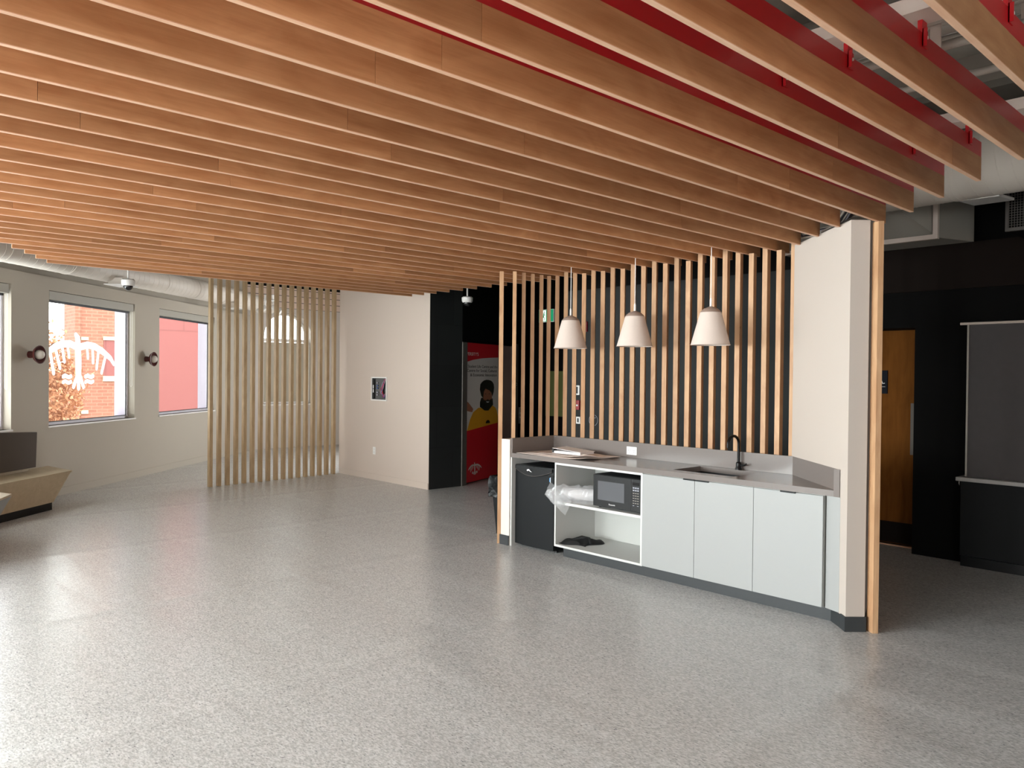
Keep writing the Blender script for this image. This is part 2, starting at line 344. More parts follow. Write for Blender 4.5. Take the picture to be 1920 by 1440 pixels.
SINKM = mat('dark_composite_sink', '#1b1b1d', 0.35)
LINING = mat('lavender_window_lining', '#cfc6d6', 0.6)
ALU = mat('aluminium_frame', '#d6d2da', 0.45, metal=0.0)
DARKG = mat('dark_gasket', '#2c2c30', 0.6)
SHADE = mat('shade_cassette', '#a8a49a', 0.6)
LINEN = mat('pendant_linen', '#cfc0b6', 0.85, bump=0.15, bscale=500, noise=0.04, nscale=80)
CAPM = mat('pendant_cap', '#9c877b', 0.5)
PWHITE = mat('white_plastic', '#e9e7e4', 0.35)
SMOKE = mat('camera_dome', '#161618', 0.08, spec=0.8)
MAROON = mat('maroon_sconce', '#4a1512', 0.4)
OPAL = mat('opal_glass', '#cfc8bf', 0.3)
UPH = mat('charcoal_upholstery', '#544c46', 0.85, bump=0.1, bscale=300)
PAPER = mat('kraft_paper', '#d9cac1', 0.8)
WPAPER = mat('white_paper', '#f1eeee', 0.7)
POSTR = mat('poster_red', '#dc2633', 0.35)
POSTW = mat('poster_grey', '#e6e2df', 0.35)
POSTB = mat('poster_black', '#1a1210', 0.4)
POSTS = mat('poster_skin', '#b0745a', 0.4)
POSTY = mat('poster_yellow', '#efae2c', 0.4)
INK = mat('dark_print', '#26201f', 0.5)
INKW = mat('white_print', '#eceaea', 0.5)
GREEN = mat('exit_green', '#0d8a5c', 0.4, emit='#0d8a5c', es=0.35)
EXITW = mat('exit_white', '#f2fff8', 0.4, emit='#ffffff', es=0.5)
REDP = mat('red_plastic', '#8e1420', 0.35)
LED = mat('red_led', '#ff5a4a', 0.3, emit='#ff3a2a', es=3.0)
NAVY = mat('navy_sign', '#060b18', 0.6, spec=0.15)
OLIVE = mat('olive_board', '#5f6436', 0.6)
BLUES = mat('blue_sticker', '#3f8fd0', 0.4)
MESHG = mat('grey_screen_fabric', '#4b4747', 0.8, noise=0.12, nscale=18)
BLUEW = mat('blue_cable', '#2c4f8a', 0.5); REDW = mat('red_cable', '#b3262e', 0.5); PURW = mat('purple_cable', '#7c3f7c', 0.5); GRYW = mat('grey_cable', '#9a9aa6', 0.5)
CREAM = mat('cream_stone', '#c2b993', 0.9)
BRICK = brick_mat('red_brick', '#8c5a48', '#81503f', '#9a7462', 1.0, bw=0.3, bh=0.1)
REDPANEL = brick_mat('red_facade_panel', '#7e4643', '#7b4441', '#703c39', 1.0, 0.8, 1.6, 8.0, 0.02)
BLOCK = brick_mat('painted_block', '#e3cdbf', '#dcc6b8', '#6f655e', 1.0, 0.9, 40.0, 0.14, 0.008)
LEAF = mat('russet_foliage', '#c48d68', 0.8, noise=0.4, nscale=3)
BARK = mat('tree_bark', '#5a4334', 0.9)
ASPH = mat('pavement', '#736f6b', 0.95, noise=0.2, nscale=2)
BLIND = film_mat('blind_fabric', 0.93, '#b9b09c', 0.8)
FILM = film_mat('clear_plastic_film', 0.25, '#d9d9db', 0.12)
LINER = mat('black_bin_liner', '#050506', 0.25, spec=0.3, bump=0.5, bscale=14)
CLOTH = mat('black_cloth', '#0d0e10', 0.7)
ROLLM = mat('paper_towel_roll', '#d2cfd0', 0.8, bump=0.3, bscale=60)
GLASS = glass_mat()
VINYL = bpy.data.materials.new('frosted_vinyl'); VINYL.use_nodes = True; _n = VINYL.node_tree; _n.nodes.clear()
_o = _n.nodes.new('ShaderNodeOutputMaterial'); _t = _n.nodes.new('ShaderNodeBsdfTranslucent'); _d = _n.nodes.new('ShaderNodeBsdfDiffuse'); _m = _n.nodes.new('ShaderNodeMixShader')
_t.inputs[0].default_value = (0.95, 0.95, 0.95, 1); _d.inputs[0].default_value = (0.9, 0.9, 0.9, 1); _m.inputs[0].default_value = 0.08
_n.links.new(_t.outputs[0], _m.inputs[1]); _n.links.new(_d.outputs[0], _m.inputs[2]); _n.links.new(_m.outputs[0], _o.inputs[0])
FROST = mat('microwave_window', '#55565a', 0.25)

# ------------------------------------------------------------------ room shell
CEZ = 3.9
struct('floor', MB().poly([(-17, 2), (-17, 10.5), (7, 10.5), (7, -8.2), (-3, -8.2), (-12.2, 2.0)], -0.2, 0.0), FLOOR)
struct('ceiling', MB().box((-18, -9, CEZ), (8, 11, CEZ+0.2)), CEILM)

def wwall(z0, z1, o0, o1, ta, tb, holes):
    mb = MB(); F = lambda u, v, w: W(u, v, w)
    cur = ta
    for a, b in holes:
        mb.fbox(F, (cur, o0, z0), (a, o1, z1))
        mb.fbox(F, (a, o0, z0), (b, o1, WIN_Z0)); mb.fbox(F, (a, o0, WIN_Z1), (b, o1, z1)); cur = b
    mb.fbox(F, (cur, o0, z0), (tb, o1, z1)); return mb
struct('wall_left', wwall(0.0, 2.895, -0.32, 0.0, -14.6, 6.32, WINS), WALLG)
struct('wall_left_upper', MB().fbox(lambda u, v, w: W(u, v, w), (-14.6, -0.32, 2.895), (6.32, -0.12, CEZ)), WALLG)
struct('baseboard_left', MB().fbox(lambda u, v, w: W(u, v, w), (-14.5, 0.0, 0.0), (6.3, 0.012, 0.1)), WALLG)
# arched-window wall at the far end
AX = -16.15; ay0, ay1 = 7.645, 8.79; az0, azs = 0.98, 2.45; ac = (ay0+ay1)/2; ar_ = (ay1-ay0)/2
mb = MB(); mb.box((AX-0.3, 6.6, 0), (AX, ay0, 3.1)); mb.box((AX-0.3, ay1, 0), (AX, 10.4, 3.1)); mb.box((AX-0.3, ay0, 0), (AX, ay1, az0))
N = 16
for i in range(N):
    a0 = math.pi-math.pi*i/N; a1 = math.pi-math.pi*(i+1)/N
    p0 = (ac+ar_*math.cos(a0), azs+ar_*math.sin(a0)); p1 = (ac+ar_*math.cos(a1), azs+ar_*math.sin(a1))
    mb.hexa([(AX-0.3, p0[0], p0[1]), (AX, p0[0], p0[1]), (AX, p1[0], p1[1]), (AX-0.3, p1[0], p1[1]), (AX-0.3, p0[0], 3.1), (AX, p0[0], 3.1), (AX, p1[0], 3.1), (AX-0.3, p1[0], 3.1)])
struct('wall_far', mb, WHITE2)
struct('wall_far_upper', MB().box((AX-0.3, 6.9, 3.1), (AX+0.03, 10.4, 3.56)), BLOCK)
struct('wall_far_top', MB().box((AX-0.3, 6.6, 3.56), (AX, 10.4, CEZ)), BLACKW)
mb = MB(); mb.box((-16.4, 9.7, 0), (ALCW[0], 9.9, CEZ)); mb.box((ALCW[1], 9.7, 0), (-11.45, 9.9, CEZ)); mb.box((ALCW[0], 9.7, 0), (ALCW[1], 9.9, 0.9)); mb.box((ALCW[0], 9.7, 2.8), (ALCW[1], 9.9, CEZ))
struct('wall_back_alcove', mb, WHITE2)
struct('wall_alcove_right', MB().box((-11.6, 7.02, 0), (-11.42, 9.7, CEZ)), WHITE2)
struct('wall_white', MB().box((-11.56, 6.81, 0), (-9.06, 7.02, CEZ)), WHITE)
struct('baseboard_white', MB().box((-11.54, 6.798, 0), (-9.065, 6.81, 0.09)), WHITE)
# black tiled return, lift front
EP = Vector((-9.05, 7.41, 0)); EE = Vector((-0.342, 0.94, 0)); EN = Vector((0.94, 0.342, 0))
def EF(u, v, w): return EP + EE*u + EN*w + Vector((0, 0, v))       # u along, v up, w out of the wall
struct('wall_tiled', MB().poly([(-9.06, 6.812), (-9.052, 7.41), (-9.4, 7.41), (-9.4, 7.03), (-9.06, 7.03)], 0, CEZ), TILE)
mb = MB(); G = lambda u, v, w: EF(u, w, v)
mb.fbox(G, (-0.0, -0.35, 2.2), (1.85, 0.0, CEZ)); mb.fbox(G, (1.85, -0.35, 0), (2.6, 0.0, CEZ)); mb.fbox(G, (-0.1, -0.4, 0), (2.6, -0.3, CEZ))
struct('wall_lift', mb, BLACKW)
struct('wall_corridor_end', MB().box((-11.4, 9.72, 0), (-7.3, 9.9, CEZ)), BLACKW)
struct('wall_charcoal', MB().box((-7.4, 7.88, 0), (-3.75, 8.5, 2.83)), CHAR)
struct('wall_charcoal_upper', MB().box((-7.4, 7.885, 2.83), (-3.3, 8.5, CEZ)), BLACKW)
mb = MB(); mb.box((-7.4, 8.4, 0), (-7.2, 9.9, CEZ)); mb.box((-3.75, 8.2, 0), (-2.6, 8.5, CEZ)); mb.box((-2.83, 7.88, 0), (7, 8.5, CEZ)); mb.box((-3.75, 7.88, 2.16), (-2.83, 8.2, CEZ))
struct('wall_right', mb, BLACKW)
struct('trim_1', MB().box((-3.3, 7.84, 2.5), (7, 7.88, 2.915)), BROWNW)
mb = MB(); mb.box((7, -8.2, 0), (7.2, -6.5, CEZ)); mb.box((7, -3.5, 0), (7.2, 10, CEZ)); mb.box((7, -6.5, 0), (7.2, -3.5, 0.9)); mb.box((7, -6.5, 2.9), (7.2, -3.5, CEZ))
struct('wall_east', mb, WHITE)
mb = MB(); cur = -3.0
for a, b in REARW:
    mb.box((cur, -7.8, 0), (a, -7.5, CEZ)); mb.box((a, -7.8, 0), (b, -7.5, 0.6)); mb.box((a, -7.8, 3.0), (b, -7.5, CEZ)); cur = b
mb.box((cur, -7.8, 0), (7.2, -7.5, CEZ))
struct('wall_behind', mb, WHITE)
# chase wall at the right end of the counter
struct('wall_chase', MB().poly([(-2.985, 5.80), (-2.244, 5.12), (-2.160, 5.215), (-2.41, 5.94), (-2.985, 5.94)], 0.0, 2.712), CHASEW)
struct('baseboard_chase', MB().poly([(-2.30, 5.165), (-2.244, 5.108), (-2.148, 5.212), (-2.395, 5.94), (-2.41, 5.94), (-2.163, 5.21), (-2.244, 5.122), (-2.29, 5.17)], 0.0, 0.098), KICK)
# low L-shaped wall behind and beside the counter
struct('wall_low', MB().poly([(-5.712, 5.19), (-5.592, 5.19), (-5.592, 5.805), (-2.985, 5.805), (-2.985, 5.94), (-5.712, 5.94)], 0.0, 1.04), WHITE2)
struct('baseboard_low', MB().poly([(-5.722, 5.18), (-5.592, 5.18), (-5.592, 5.191), (-5.711, 5.191), (-5.711, 5.95), (-5.722, 5.95)], 0.0, 0.095), KICK)

# ------------------------------------------------------------------ windows of the left wall
F_W = lambda u, v, w: W(u, v, w)
def make_window(i, a, b):
    # frame (structure) with gasket, sill, glass as children
    mb = MB(); fw = 0.035; o0, o1 = -0.15, -0.105
    mb.fbox(F_W, (a, o0, WIN_Z0), (a+fw, o1, WIN_Z1)); mb.fbox(F_W, (b-fw, o0, WIN_Z0), (b, o1, WIN_Z1))
    mb.fbox(F_W, (a+fw, o0, WIN_Z0), (b-fw, o1, WIN_Z0+0.035)); mb.fbox(F_W, (a+fw, o0, WIN_Z1-0.05), (b-fw, o1, WIN_Z1))
    w = struct('window_%d' % i, mb, ALU)
    g = MB(); g.fbox(F_W, (a+fw, -0.132, WIN_Z0+0.035), (b-fw, -0.127, WIN_Z1-0.05)); obj('glass_pane', g, GLASS, w)
    g = MB(); g.fbox(F_W, (b-0.02, -0.318, WIN_Z0), (b, -0.151, WIN_Z1)); g.fbox(F_W, (a, -0.318, WIN_Z0), (a+0.02, -0.151, WIN_Z1)); g.fbox(F_W, (a+0.02, -0.318, WIN_Z0), (b-0.02, -0.151, WIN_Z0+0.02)); obj('outer_lining', g, LINING, w)
    g = MB(); t = 0.012
    g.fbox(F_W, (a+fw, -0.1265, WIN_Z0+0.035), (a+fw+t, -0.118, WIN_Z1-0.05)); g.fbox(F_W, (b-fw-t, -0.1265, WIN_Z0+0.035), (b-fw, -0.118, WIN_Z1-0.05)); g.fbox(F_W, (a+fw+t, -0.1265, WIN_Z0+0.035), (b-fw-t, -0.118, WIN_Z0+0.035+t))
    obj('gasket', g, DARKG, w)
    s = MB(); s.fbox(F_W, (a-0.02, -0.105, WIN_Z0-0.022), (b+0.01, 0.022, WIN_Z0)); obj('window_sill', s, PWHITE, w, bevel=0.003)
    # roller blind cassette in the head of the reveal
    c = MB(); c.fbox(F_W, (a+0.01, -0.098, 2.605), (b-0.03, -0.005, 2.715))
    bl = obj('roller_blind', c, SHADE, bevel=0.004)
    names = {4: 'grey roller blind cassette of the window cut off at the left edge', 5: 'grey roller blind cassette over the window with the white bird decal', 6: 'grey roller blind cassette over the window next to the wooden screen'}
    tag(bl, names.get(i-1, 'grey roller blind cassette in the window run behind the camera'), 'blind', 'roller blinds on the left wall')
    r = MB(); r.fbox(F_W, (a+0.02, -0.09, 2.575), (b-0.05, -0.06, 2.603)); obj('bottom_rail', r, DARKG, bl)
    ch = MB(); x = b-0.025
    pts = [W(x, -0.03, 2.60), W(x, -0.03, 1.45), W(x, -0.045, 1.43), W(x, -0.06, 1.45), W(x, -0.06, 2.60)]
    ch.tube(pts, 0.003, 6); obj('pull_chain', ch, PWHITE, bl)
    return w
for i, (a, b) in enumerate(WINS): make_window(i+1, a, b)
# white bird decal on the glass
B = {'body': ([(0.561, 2.172), (0.6, 2.138), (0.609, 1.996), (0.619, 1.783), (0.621, 1.569)], [0.07, 0.11, 0.13, 0.14, 0.12]),
     'l1': ([(0.595, 1.6), (0.513, 1.442)], 0.065), 'l2': ([(0.621, 1.6), (0.627, 1.419)], 0.07), 'l3': ([(0.655, 1.6), (0.737, 1.438)], 0.065),
     'lw': ([(0.60, 2.0), (0.438, 2.039), (0.264, 2.032), (0.117, 1.986), (0.014, 1.935), (-0.10, 1.86), (-0.19, 1.78)], [0.10, 0.10, 0.10, 0.10, 0.09, 0.08, 0.05]),
     'lf1': ([(0.373, 2.03), (0.414, 1.856)], 0.05), 'lf2': ([(0.254, 2.02), (0.314, 1.791)], 0.055), 'lf3': ([(0.117, 1.98), (0.22, 1.7)], 0.055), 'lf4': ([(0.014, 1.921), (0.088, 1.631)], 0.06),
     'rw': ([(0.64, 2.0), (0.827, 2.04), (0.996, 2.024), (1.195, 1.957), (1.401, 1.856), (1.481, 1.773)], [0.10, 0.10, 0.10, 0.10, 0.08, 0.06]),
     'rf1': ([(0.815, 2.03), (0.841, 1.852)], 0.05), 'rf2': ([(0.948, 2.02), (0.961, 1.788)], 0.055), 'rf3': ([(1.095, 1.98), (1.047, 1.701)], 0.055), 'rf4': ([(1.272, 1.90), (1.172, 1.642)], 0.06),
     'w1': ([(0.288, 1.585), (0.33, 1.60), (0.37, 1.585), (0.41, 1.575), (0.452, 1.59)], 0.06), 'w2': ([(0.288, 1.508), (0.33, 1.523), (0.37, 1.508), (0.41, 1.498), (0.452, 1.513)], 0.055),
     'w3': ([(0.783, 1.585), (0.83, 1.60), (0.875, 1.585), (0.92, 1.577), (0.963, 1.593)], 0.06), 'w4': ([(0.783, 1.508), (0.83, 1.523), (0.875, 1.508), (0.92, 1.50), (0.963, 1.515)], 0.055)}
def bird(F, sc, u0, v0, w0, wmin=-9):
    mb = MB()
    for i, (p, w_) in enumerate(B.values()):
        p = [q for q in p if q[0] > wmin]
        ww = w_[:len(p)] if isinstance(w_, list) else w_
        ww = [x*sc for x in ww] if isinstance(ww, list) else ww*sc
        stroke(mb, F, [(u0+(x-0.62)*sc, v0+(y-1.42)*sc) for x, y in p], ww, w0+i*0.00002, 0.0004)
    return mb
FG = lambda u, v, w: W(u, -0.1268+w, v)
d = obj('window_decal', bird(FG, 1.0, 0.515, 1.425, 0.001, -0.11), VINYL)
tag(d, 'white bird emblem decal with spread feathered wings on the window glass', 'decal')

# arched window: frame, glass, blind, sill
mb = MB(); arcp = [(AX-0.22, ay0+0.03, az0+0.02)] + [(AX-0.22, ac-(ar_-0.03)*math.cos(math.pi*i/18), azs+(ar_-0.03)*math.sin(math.pi*i/18)) for i in range(19)] + [(AX-0.22, ay1-0.03, az0+0.02)]
mb.tube(arcp, 0.03, 8, closed=True); mb.box((AX-0.25, ay0, azs-0.09), (AX-0.19, ay1, azs-0.02))
w = struct('window_8', mb, PWHITE)
g = MB(); g.slab([(AX-0.24, p[1], p[2]) for p in arcp], (0.006, 0, 0)); obj('glass_pane', g, GLASS, w)
s = MB(); s.box((AX-0.2, ay0-0.03, az0-0.03), (AX+0.03, ay1+0.03, az0)); obj('window_sill', s, PWHITE, w)
o = obj('roller_blind', MB().box((AX-0.15, ay0+0.03, az0+0.03), (AX-0.145, ay1-0.03, azs-0.10)), BLIND); tag(o, 'beige blind drawn over the lower half of the arched window', 'blind')
mb = MB(); mb.box((AX-0.17, ay0+0.03, az0+0.02), (AX-0.13, ay1-0.03, az0+0.045)); obj('bottom_rail', mb, PWHITE, o)

# ------------------------------------------------------------------ outside
struct('ground_outside', MB().box((-80, -50, -5.2), (-16.6, 60, -5.0)), ASPH)
bd = thing('brick_building', (-27, 9, -5), 'red brick building with cream stone window lintels seen through the windows', 'building')
obj('brick_wall', MB().box((-27.5, 6.45, -5), (-26, 8.35, 14)), BRICK, bd)
obj('facade_panel', MB().box((-27.3, 8.35, -5), (-25.9, 11.3, 14)), REDPANEL, bd)
obj('corner_pilaster', MB().box((-27.2, 6.33, -5), (-25.94, 6.47, 14)), BRICK, bd)
for y0, y1, z0, z1 in [(6.5, 6.70, 2.6, 2.69), (7.11, 7.50, 2.62, 2.73), (7.11, 7.50, 1.36, 1.52), (6.5, 6.70, 0.38, 0.48), (7.11, 7.5, 5.0, 5.12), (7.11, 7.5, -1.2, -1.0)]:
    obj('stone_block', MB().box((-26.0, y0, z0), (-25.95, y1, z1)), CREAM, bd)
obj('window_recess', MB().box((-26.0, 7.13, 1.52), (-25.985, 7.48, 2.62)), REDPANEL, bd)
obj('downpipe', MB().box((-25.9, 8.36, -5), (-25.86, 8.41, 14)), PWHITE, bd)
o = obj('brick_annex', MB().box((-46, 2, -5), (-45, 11.0, 1.6)), BRICK); tag(o, 'low brick building far behind the russet tree', 'building')
tr = thing('maple_tree', (-21, 3.9, -5), 'russet leafed tree standing in front of the brick building', 'tree')
mb = MB(); mb.tube([(-21, 3.9, -5), (-21.05, 3.95, -2), (-21, 4.0, 0.5), (-20.9, 4.0, 2.0)], [0.2, 0.16, 0.1, 0.04], 10)
for k in range(9):
    a = k*0.9; z = -0.5+k*0.28
    mb.tube([(-21, 3.97, z), (-21+0.5*math.cos(a), 3.97+0.45*math.sin(a), z+0.35), (-21+0.9*math.cos(a), 3.97+0.8*math.sin(a), z+0.6)], [0.05, 0.03, 0.01], 6)
obj('trunk', mb, BARK, tr)
bm = bmesh.new(); rr = random.Random(3)
for k in range(14000):
    th = rr.uniform(0, 6.283); ph = math.acos(rr.uniform(-1, 1)); r = 1.35*rr.uniform(0.2, 1)**0.4
    c = Vector((-21+r*math.sin(ph)*math.cos(th), 4.0+r*math.sin(ph)*math.sin(th)*0.95, 1.05+1.35*r*math.cos(ph)*0.95))
    if rr.random() < 0.1: c += Vector((rr.uniform(-.2, .2), rr.uniform(-.2, .3), rr.uniform(-.1, .3)))
    a = Vector((rr.uniform(-1, 1), rr.uniform(-1, 1), rr.uniform(-1, 1))).normalized(); b_ = a.cross(Vector((rr.uniform(-1, 1), 1, rr.uniform(-1, 1)))).normalized(); s_ = rr.uniform(0.035, 0.07)
    v = [bm.verts.new(c+a*s_), bm.verts.new(c+b_*s_*0.6), bm.verts.new(c-a*s_), bm.verts.new(c-b_*s_*0.6)]; bm.faces.new(v)
o = obj('foliage', bm, LEAF, tr); o['kind'] = 'stuff'

# ------------------------------------------------------------------ ceiling baffles
HB = 2.696
def y_end(k):
    if k >= 2: return 6.06
    return {1: 5.73, 0: 5.49, -1: 5.23, -2: 5.32, -3: 5.07, -4: 4.785, -5: 4.511, -6: 4.21, -7: 3.93}[k]
def y_start(k): return 1.393+0.1435*(k-19) if k < 20 else {20: 1.537, 21: 1.677, 22: 1.824}[k]
STRUTS = [2.96+1.376*i for i in range(-3, 3)]
rb = random.Random(11)
for k in range(22, -8, -1):
    x = (-2.580-0.2582*k)*1.025; y0, y1 = y_start(k), y_end(k); n = 22-k
    if n == 0: lab = 'birch ceiling baffle farthest from the kitchen counter, above the wooden screen at left'
    elif k == -7: lab = 'short birch ceiling baffle with red rail crossing the top right corner'
    elif k == -6: lab = 'birch ceiling baffle ending beside the spiral duct, second from the top right corner'
    else: lab = 'birch ceiling baffle with red upper rail, %s in the row counted from the window side' % ORD[n]
    b = thing('ceiling_baffle', (x, (y0+y1)/2, HB), lab, 'ceiling baffle', 'birch ceiling baffles hung in a row')
    cuts = [y0]; y = y0+rb.uniform(0.5, 2.3)
    while y < y1-0.35: cuts.append(y); y += 2.4
    cuts.append(y1)
    for a, c in zip(cuts, cuts[1:]):
        obj('wood_board', MB().box((x-0.002, a+0.0008, HB+0.002), (x+0.011, c-0.0008, HB+0.120)), BIRCH_Y, b)
    obj('edge_strip', MB().box((x-0.011, y0, HB), (x+0.0112, y1, HB+0.003)), BIRCH_EDGE, b, label='pale plywood bottom edge')
    obj('back_board', MB().box((x-0.011, y0, HB+0.003), (x-0.0022, y1, HB+0.120)), BIRCH_EDGE, b, label='rear face board paled to bounce light')  # rear faces coloured paler to bounce light onto the next baffle
    obj('steel_rail', MB().box((x-0.009, y0, HB+0.1205), (x+0.010, y1, HB+0.198)), RED, b, label='red painted steel rail')
    for ys in STRUTS:
        if y0+0.05 < ys < y1-0.05:
            m_ = MB(); m_.box((x+0.010, ys-0.022, HB+0.15), (x+0.014, ys+0.022, HB+0.212)); m_.box((x-0.006, ys-0.022, HB+0.1985), (x+0.010, ys+0.022, HB+0.245))
            m_.box((x+0.010, ys-0.022, HB+0.15), (x+0.026, ys-0.018, HB+0.212))
            br_ = obj('bracket', m_, RED, b, label='red angle bracket')
            obj('bolt', MB().lathe((x+0.016, ys+0.004, HB+0.185), [(0.006, 0), (0.006, 0.005)], 10, (1, 0, 0)), PWHITE, br_)
for i, ys in enumerate(STRUTS):
    x0 = (1.393-0.1435*19-ys)/0.5418 if True else 0
    xa = max(-8.45, -8.6 if ys > 1.9 else -7.144-(ys-1.10)/-0.5418*0 - 0)
    # left end of the strut follows the sloping ends of the baffles
    ks = [k for k in range(-7, 23) if y_start(k)+0.05 < ys < y_end(k)-0.05]
    xa = (-2.580-0.2582*max(ks))*1.025-0.1; xb = (-2.580-0.2582*min(ks))*1.025+0.9
    o = obj('ceiling_strut', MB().box((xa, ys-0.10, HB+0.246), (xb, ys+0.03, HB+0.30)), BEAMM)
    tag(o, 'pale painted strut crossing above the baffles, %s from the camera side' % ORD[i], 'strut', 'struts carrying the baffles')
    xx = xa+0.15; j = 0
    while xx < xb:
        obj('hanger_rod', MB().lathe((xx, ys-0.03, HB+0.29), [(0.008, 0), (0.008, CEZ-HB-0.29)], 8), PIPEM, o); xx += 1.06
# services above the baffles on the right
for i, (y, z, r, lab) in enumerate([(3.12, 3.02, 0.022, 'thin'), (3.22, 3.06, 0.018, 'thin'), (3.36, 3.12, 0.03, 'medium'), (3.5, 3.05, 0.02, 'thin'), (3.62, 3.22, 0.035, 'wide'), (3.78, 3.18, 0.022, 'thin'), (3.9, 3.3, 0.04, 'wide'), (1.9, 3.1, 0.03, 'medium'), (4.05, 3.1, 0.018, 'thin')]):
    o = obj('conduit', MB().tube([(-5.5, y, z), (-2.5, y, z), (0.5, y+0.02, z), (3, y, z)], r, 10), PIPEM, smooth=True)
    tag(o, '%s pale conduit running above the baffles at upper right, %s from the nearest strut' % (lab, ORD[i]), 'conduit', 'conduits above the baffles')
for i, (y, z) in enumerate([(2.35, 3.3), (4.75, 3.35)]):
    o = obj('air_duct', MB().box((-6, y-0.25, z), (3, y+0.2, z+0.25)), CEILM); tag(o, ['flat grey duct above the baffles near the camera', 'flat grey duct above the baffles near the spiral duct'][i], 'duct')
for i in range(14):
    y = -1.5+i*0.62
    o = struct('trim_%d' % (i+10), MB().box((-7.5, y, CEZ-0.06), (5, y+0.3, CEZ)), CEILM)
for i, (x, y) in enumerate([(-1.16, 3.4), (-0.93, 3.75), (-0.92, 3.95)]):
    o = obj('hanger_strap', MB().box((x-0.02, y-0.004, 2.93), (x+0.02, y+0.004, CEZ)), BEAMM)
    tag(o, 'pale flat hanger strap between the last baffles at upper right, %s from the left' % ORD[i], 'hanger', 'hanger straps at upper right')
# loose cables on top of the chase wall
for i in range(6):
    a = 0.03*i
    pts = [(-3.1+a, 5.95, 2.90), (-2.95+a, 5.8, 2.76+0.01*i), (-2.75+a*1.2, 5.62, 2.73+0.012*i), (-2.5+a, 5.42, 2.75+0.012*i), (-2.38+a*0.6, 5.32, 2.82), (-2.32+a*0.5, 5.28, 2.98), (-2.3, 5.27, 3.3)]
    o = obj('cable', MB().tube(pts, 0.008, 8), [PIPEM, DARKG, PIPEM, GRYW, DARKG, PIPEM][i], smooth=True)
    tag(o, 'loose cable in the bundle lying on top of the white end wall', 'cable', 'cable bundle above the end wall')

# ------------------------------------------------------------------ slat screens
def slat(x, y, th, w_, d_, z0, z1, m, lab, grp):
    n = Vector((math.sin(th), -math.cos(th), 0)); t = Vector((math.cos(th), math.sin(th), 0))
    c = Vector((x, y, 0)); P = [c+t*(-w_/2)+n*(d_/2), c+t*(w_/2)+n*(d_/2), c+t*(w_/2)-n*(d_/2), c+t*(-w_/2)-n*(d_/2)]
    o = obj('screen_slat', MB().poly([(p.x, p.y) for p in P], z0, z1), m, bevel=0.0015)
    return tag(o, lab, 'screen slat', grp)
R = math.radians
for i in range(22):
    th = R(44 - 41*i/21.0)
    lab = 'vertical birch slat standing behind the counter, %s from the inner corner at left' % ORD[i]
    fx = min(abs(-5.625+0.1243*i-((-2.580-0.2582*k)*1.025)) for k in range(-7, 23))
    slat(-5.625+0.1243*i, 5.872, th, 0.042, 0.068, 1.041, HB if fx < 0.052 else HB+0.12, SLAT, lab, 'birch slats behind the counter')
for i, y in enumerate([5.29, 5.415, 5.54, 5.665, 5.775]):
    slat(-5.652, y, R(47), 0.038, 0.045, 1.041, HB, SLAT, 'vertical birch slat on the short return of the low wall, %s from its front end' % ORD[i], 'birch slats on the low wall return')
slat(-5.745, 5.20, R(47), 0.042, 0.045, 0.0, HB, SLAT, 'full height birch slat standing on the floor beside the low white wall and bin', 'birch floor slats')
o = obj('screen_slat', MB().poly([(-2.160, 5.250), (-2.106, 5.212), (-2.081, 5.240), (-2.135, 5.278)], 0, 2.70), SLAT, bevel=0.001)
tag(o, 'full height birch plywood slat at the right end of the white end wall', 'screen slat')
YS = [4.53+0.1335*i for i in range(17)]
for i, y in enumerate(YS):
    x = -11.30-0.095*(y-4.53)
    slat(x, y, R(90), 0.048, 0.075, 0.0, CEZ, SLAT_L, 'tall pale birch slat of the freestanding screen by the windows, %s from its left end' % ORD[i], 'slats of the left wooden screen')

# ------------------------------------------------------------------ kitchen
CT = 0.91; CB = 0.868; YF = 5.20
# open shelving cabinet
cab = thing('open_cabinet', (-4.5, 5.5, 0.09), 'light grey open cabinet holding the microwave on its shelf', 'cabinet')
obj('side_panel', MB().box((-5.0, YF+0.01, 0.092), (-4.982, 5.78, CB)), LAMW, cab, bevel=0.001)
obj('side_panel', MB().box((-4.008, YF+0.01, 0.092), (-3.99, 5.78, CB)), LAMW, cab, bevel=0.001)
obj('bottom_panel', MB().box((-4.982, YF+0.01, 0.092), (-4.008, 5.78, 0.112)), LAMW, cab, bevel=0.001)
obj('shelf', MB().box((-4.982, YF+0.015, 0.486), (-4.008, 5.76, 0.51)), LAMW, cab, bevel=0.001)
obj('top_rail', MB().box((-4.982, YF+0.01, CB-0.02), (-4.008, 5.76, CB-0.001)), LAMW, cab)
obj('back_panel', MB().box((-4.982, 5.76, 0.112), (-4.008, 5.78, CB-0.02)), LAMIN, cab)
g = thing('end_panel', (-5.58, 5.5, 0), 'thin light grey end panel left of the black fridge', 'panel')
obj('panel', MB().box((-5.589, YF, 0.0), (-5.571, 5.80, CB)), LAMW, g, bevel=0.001)
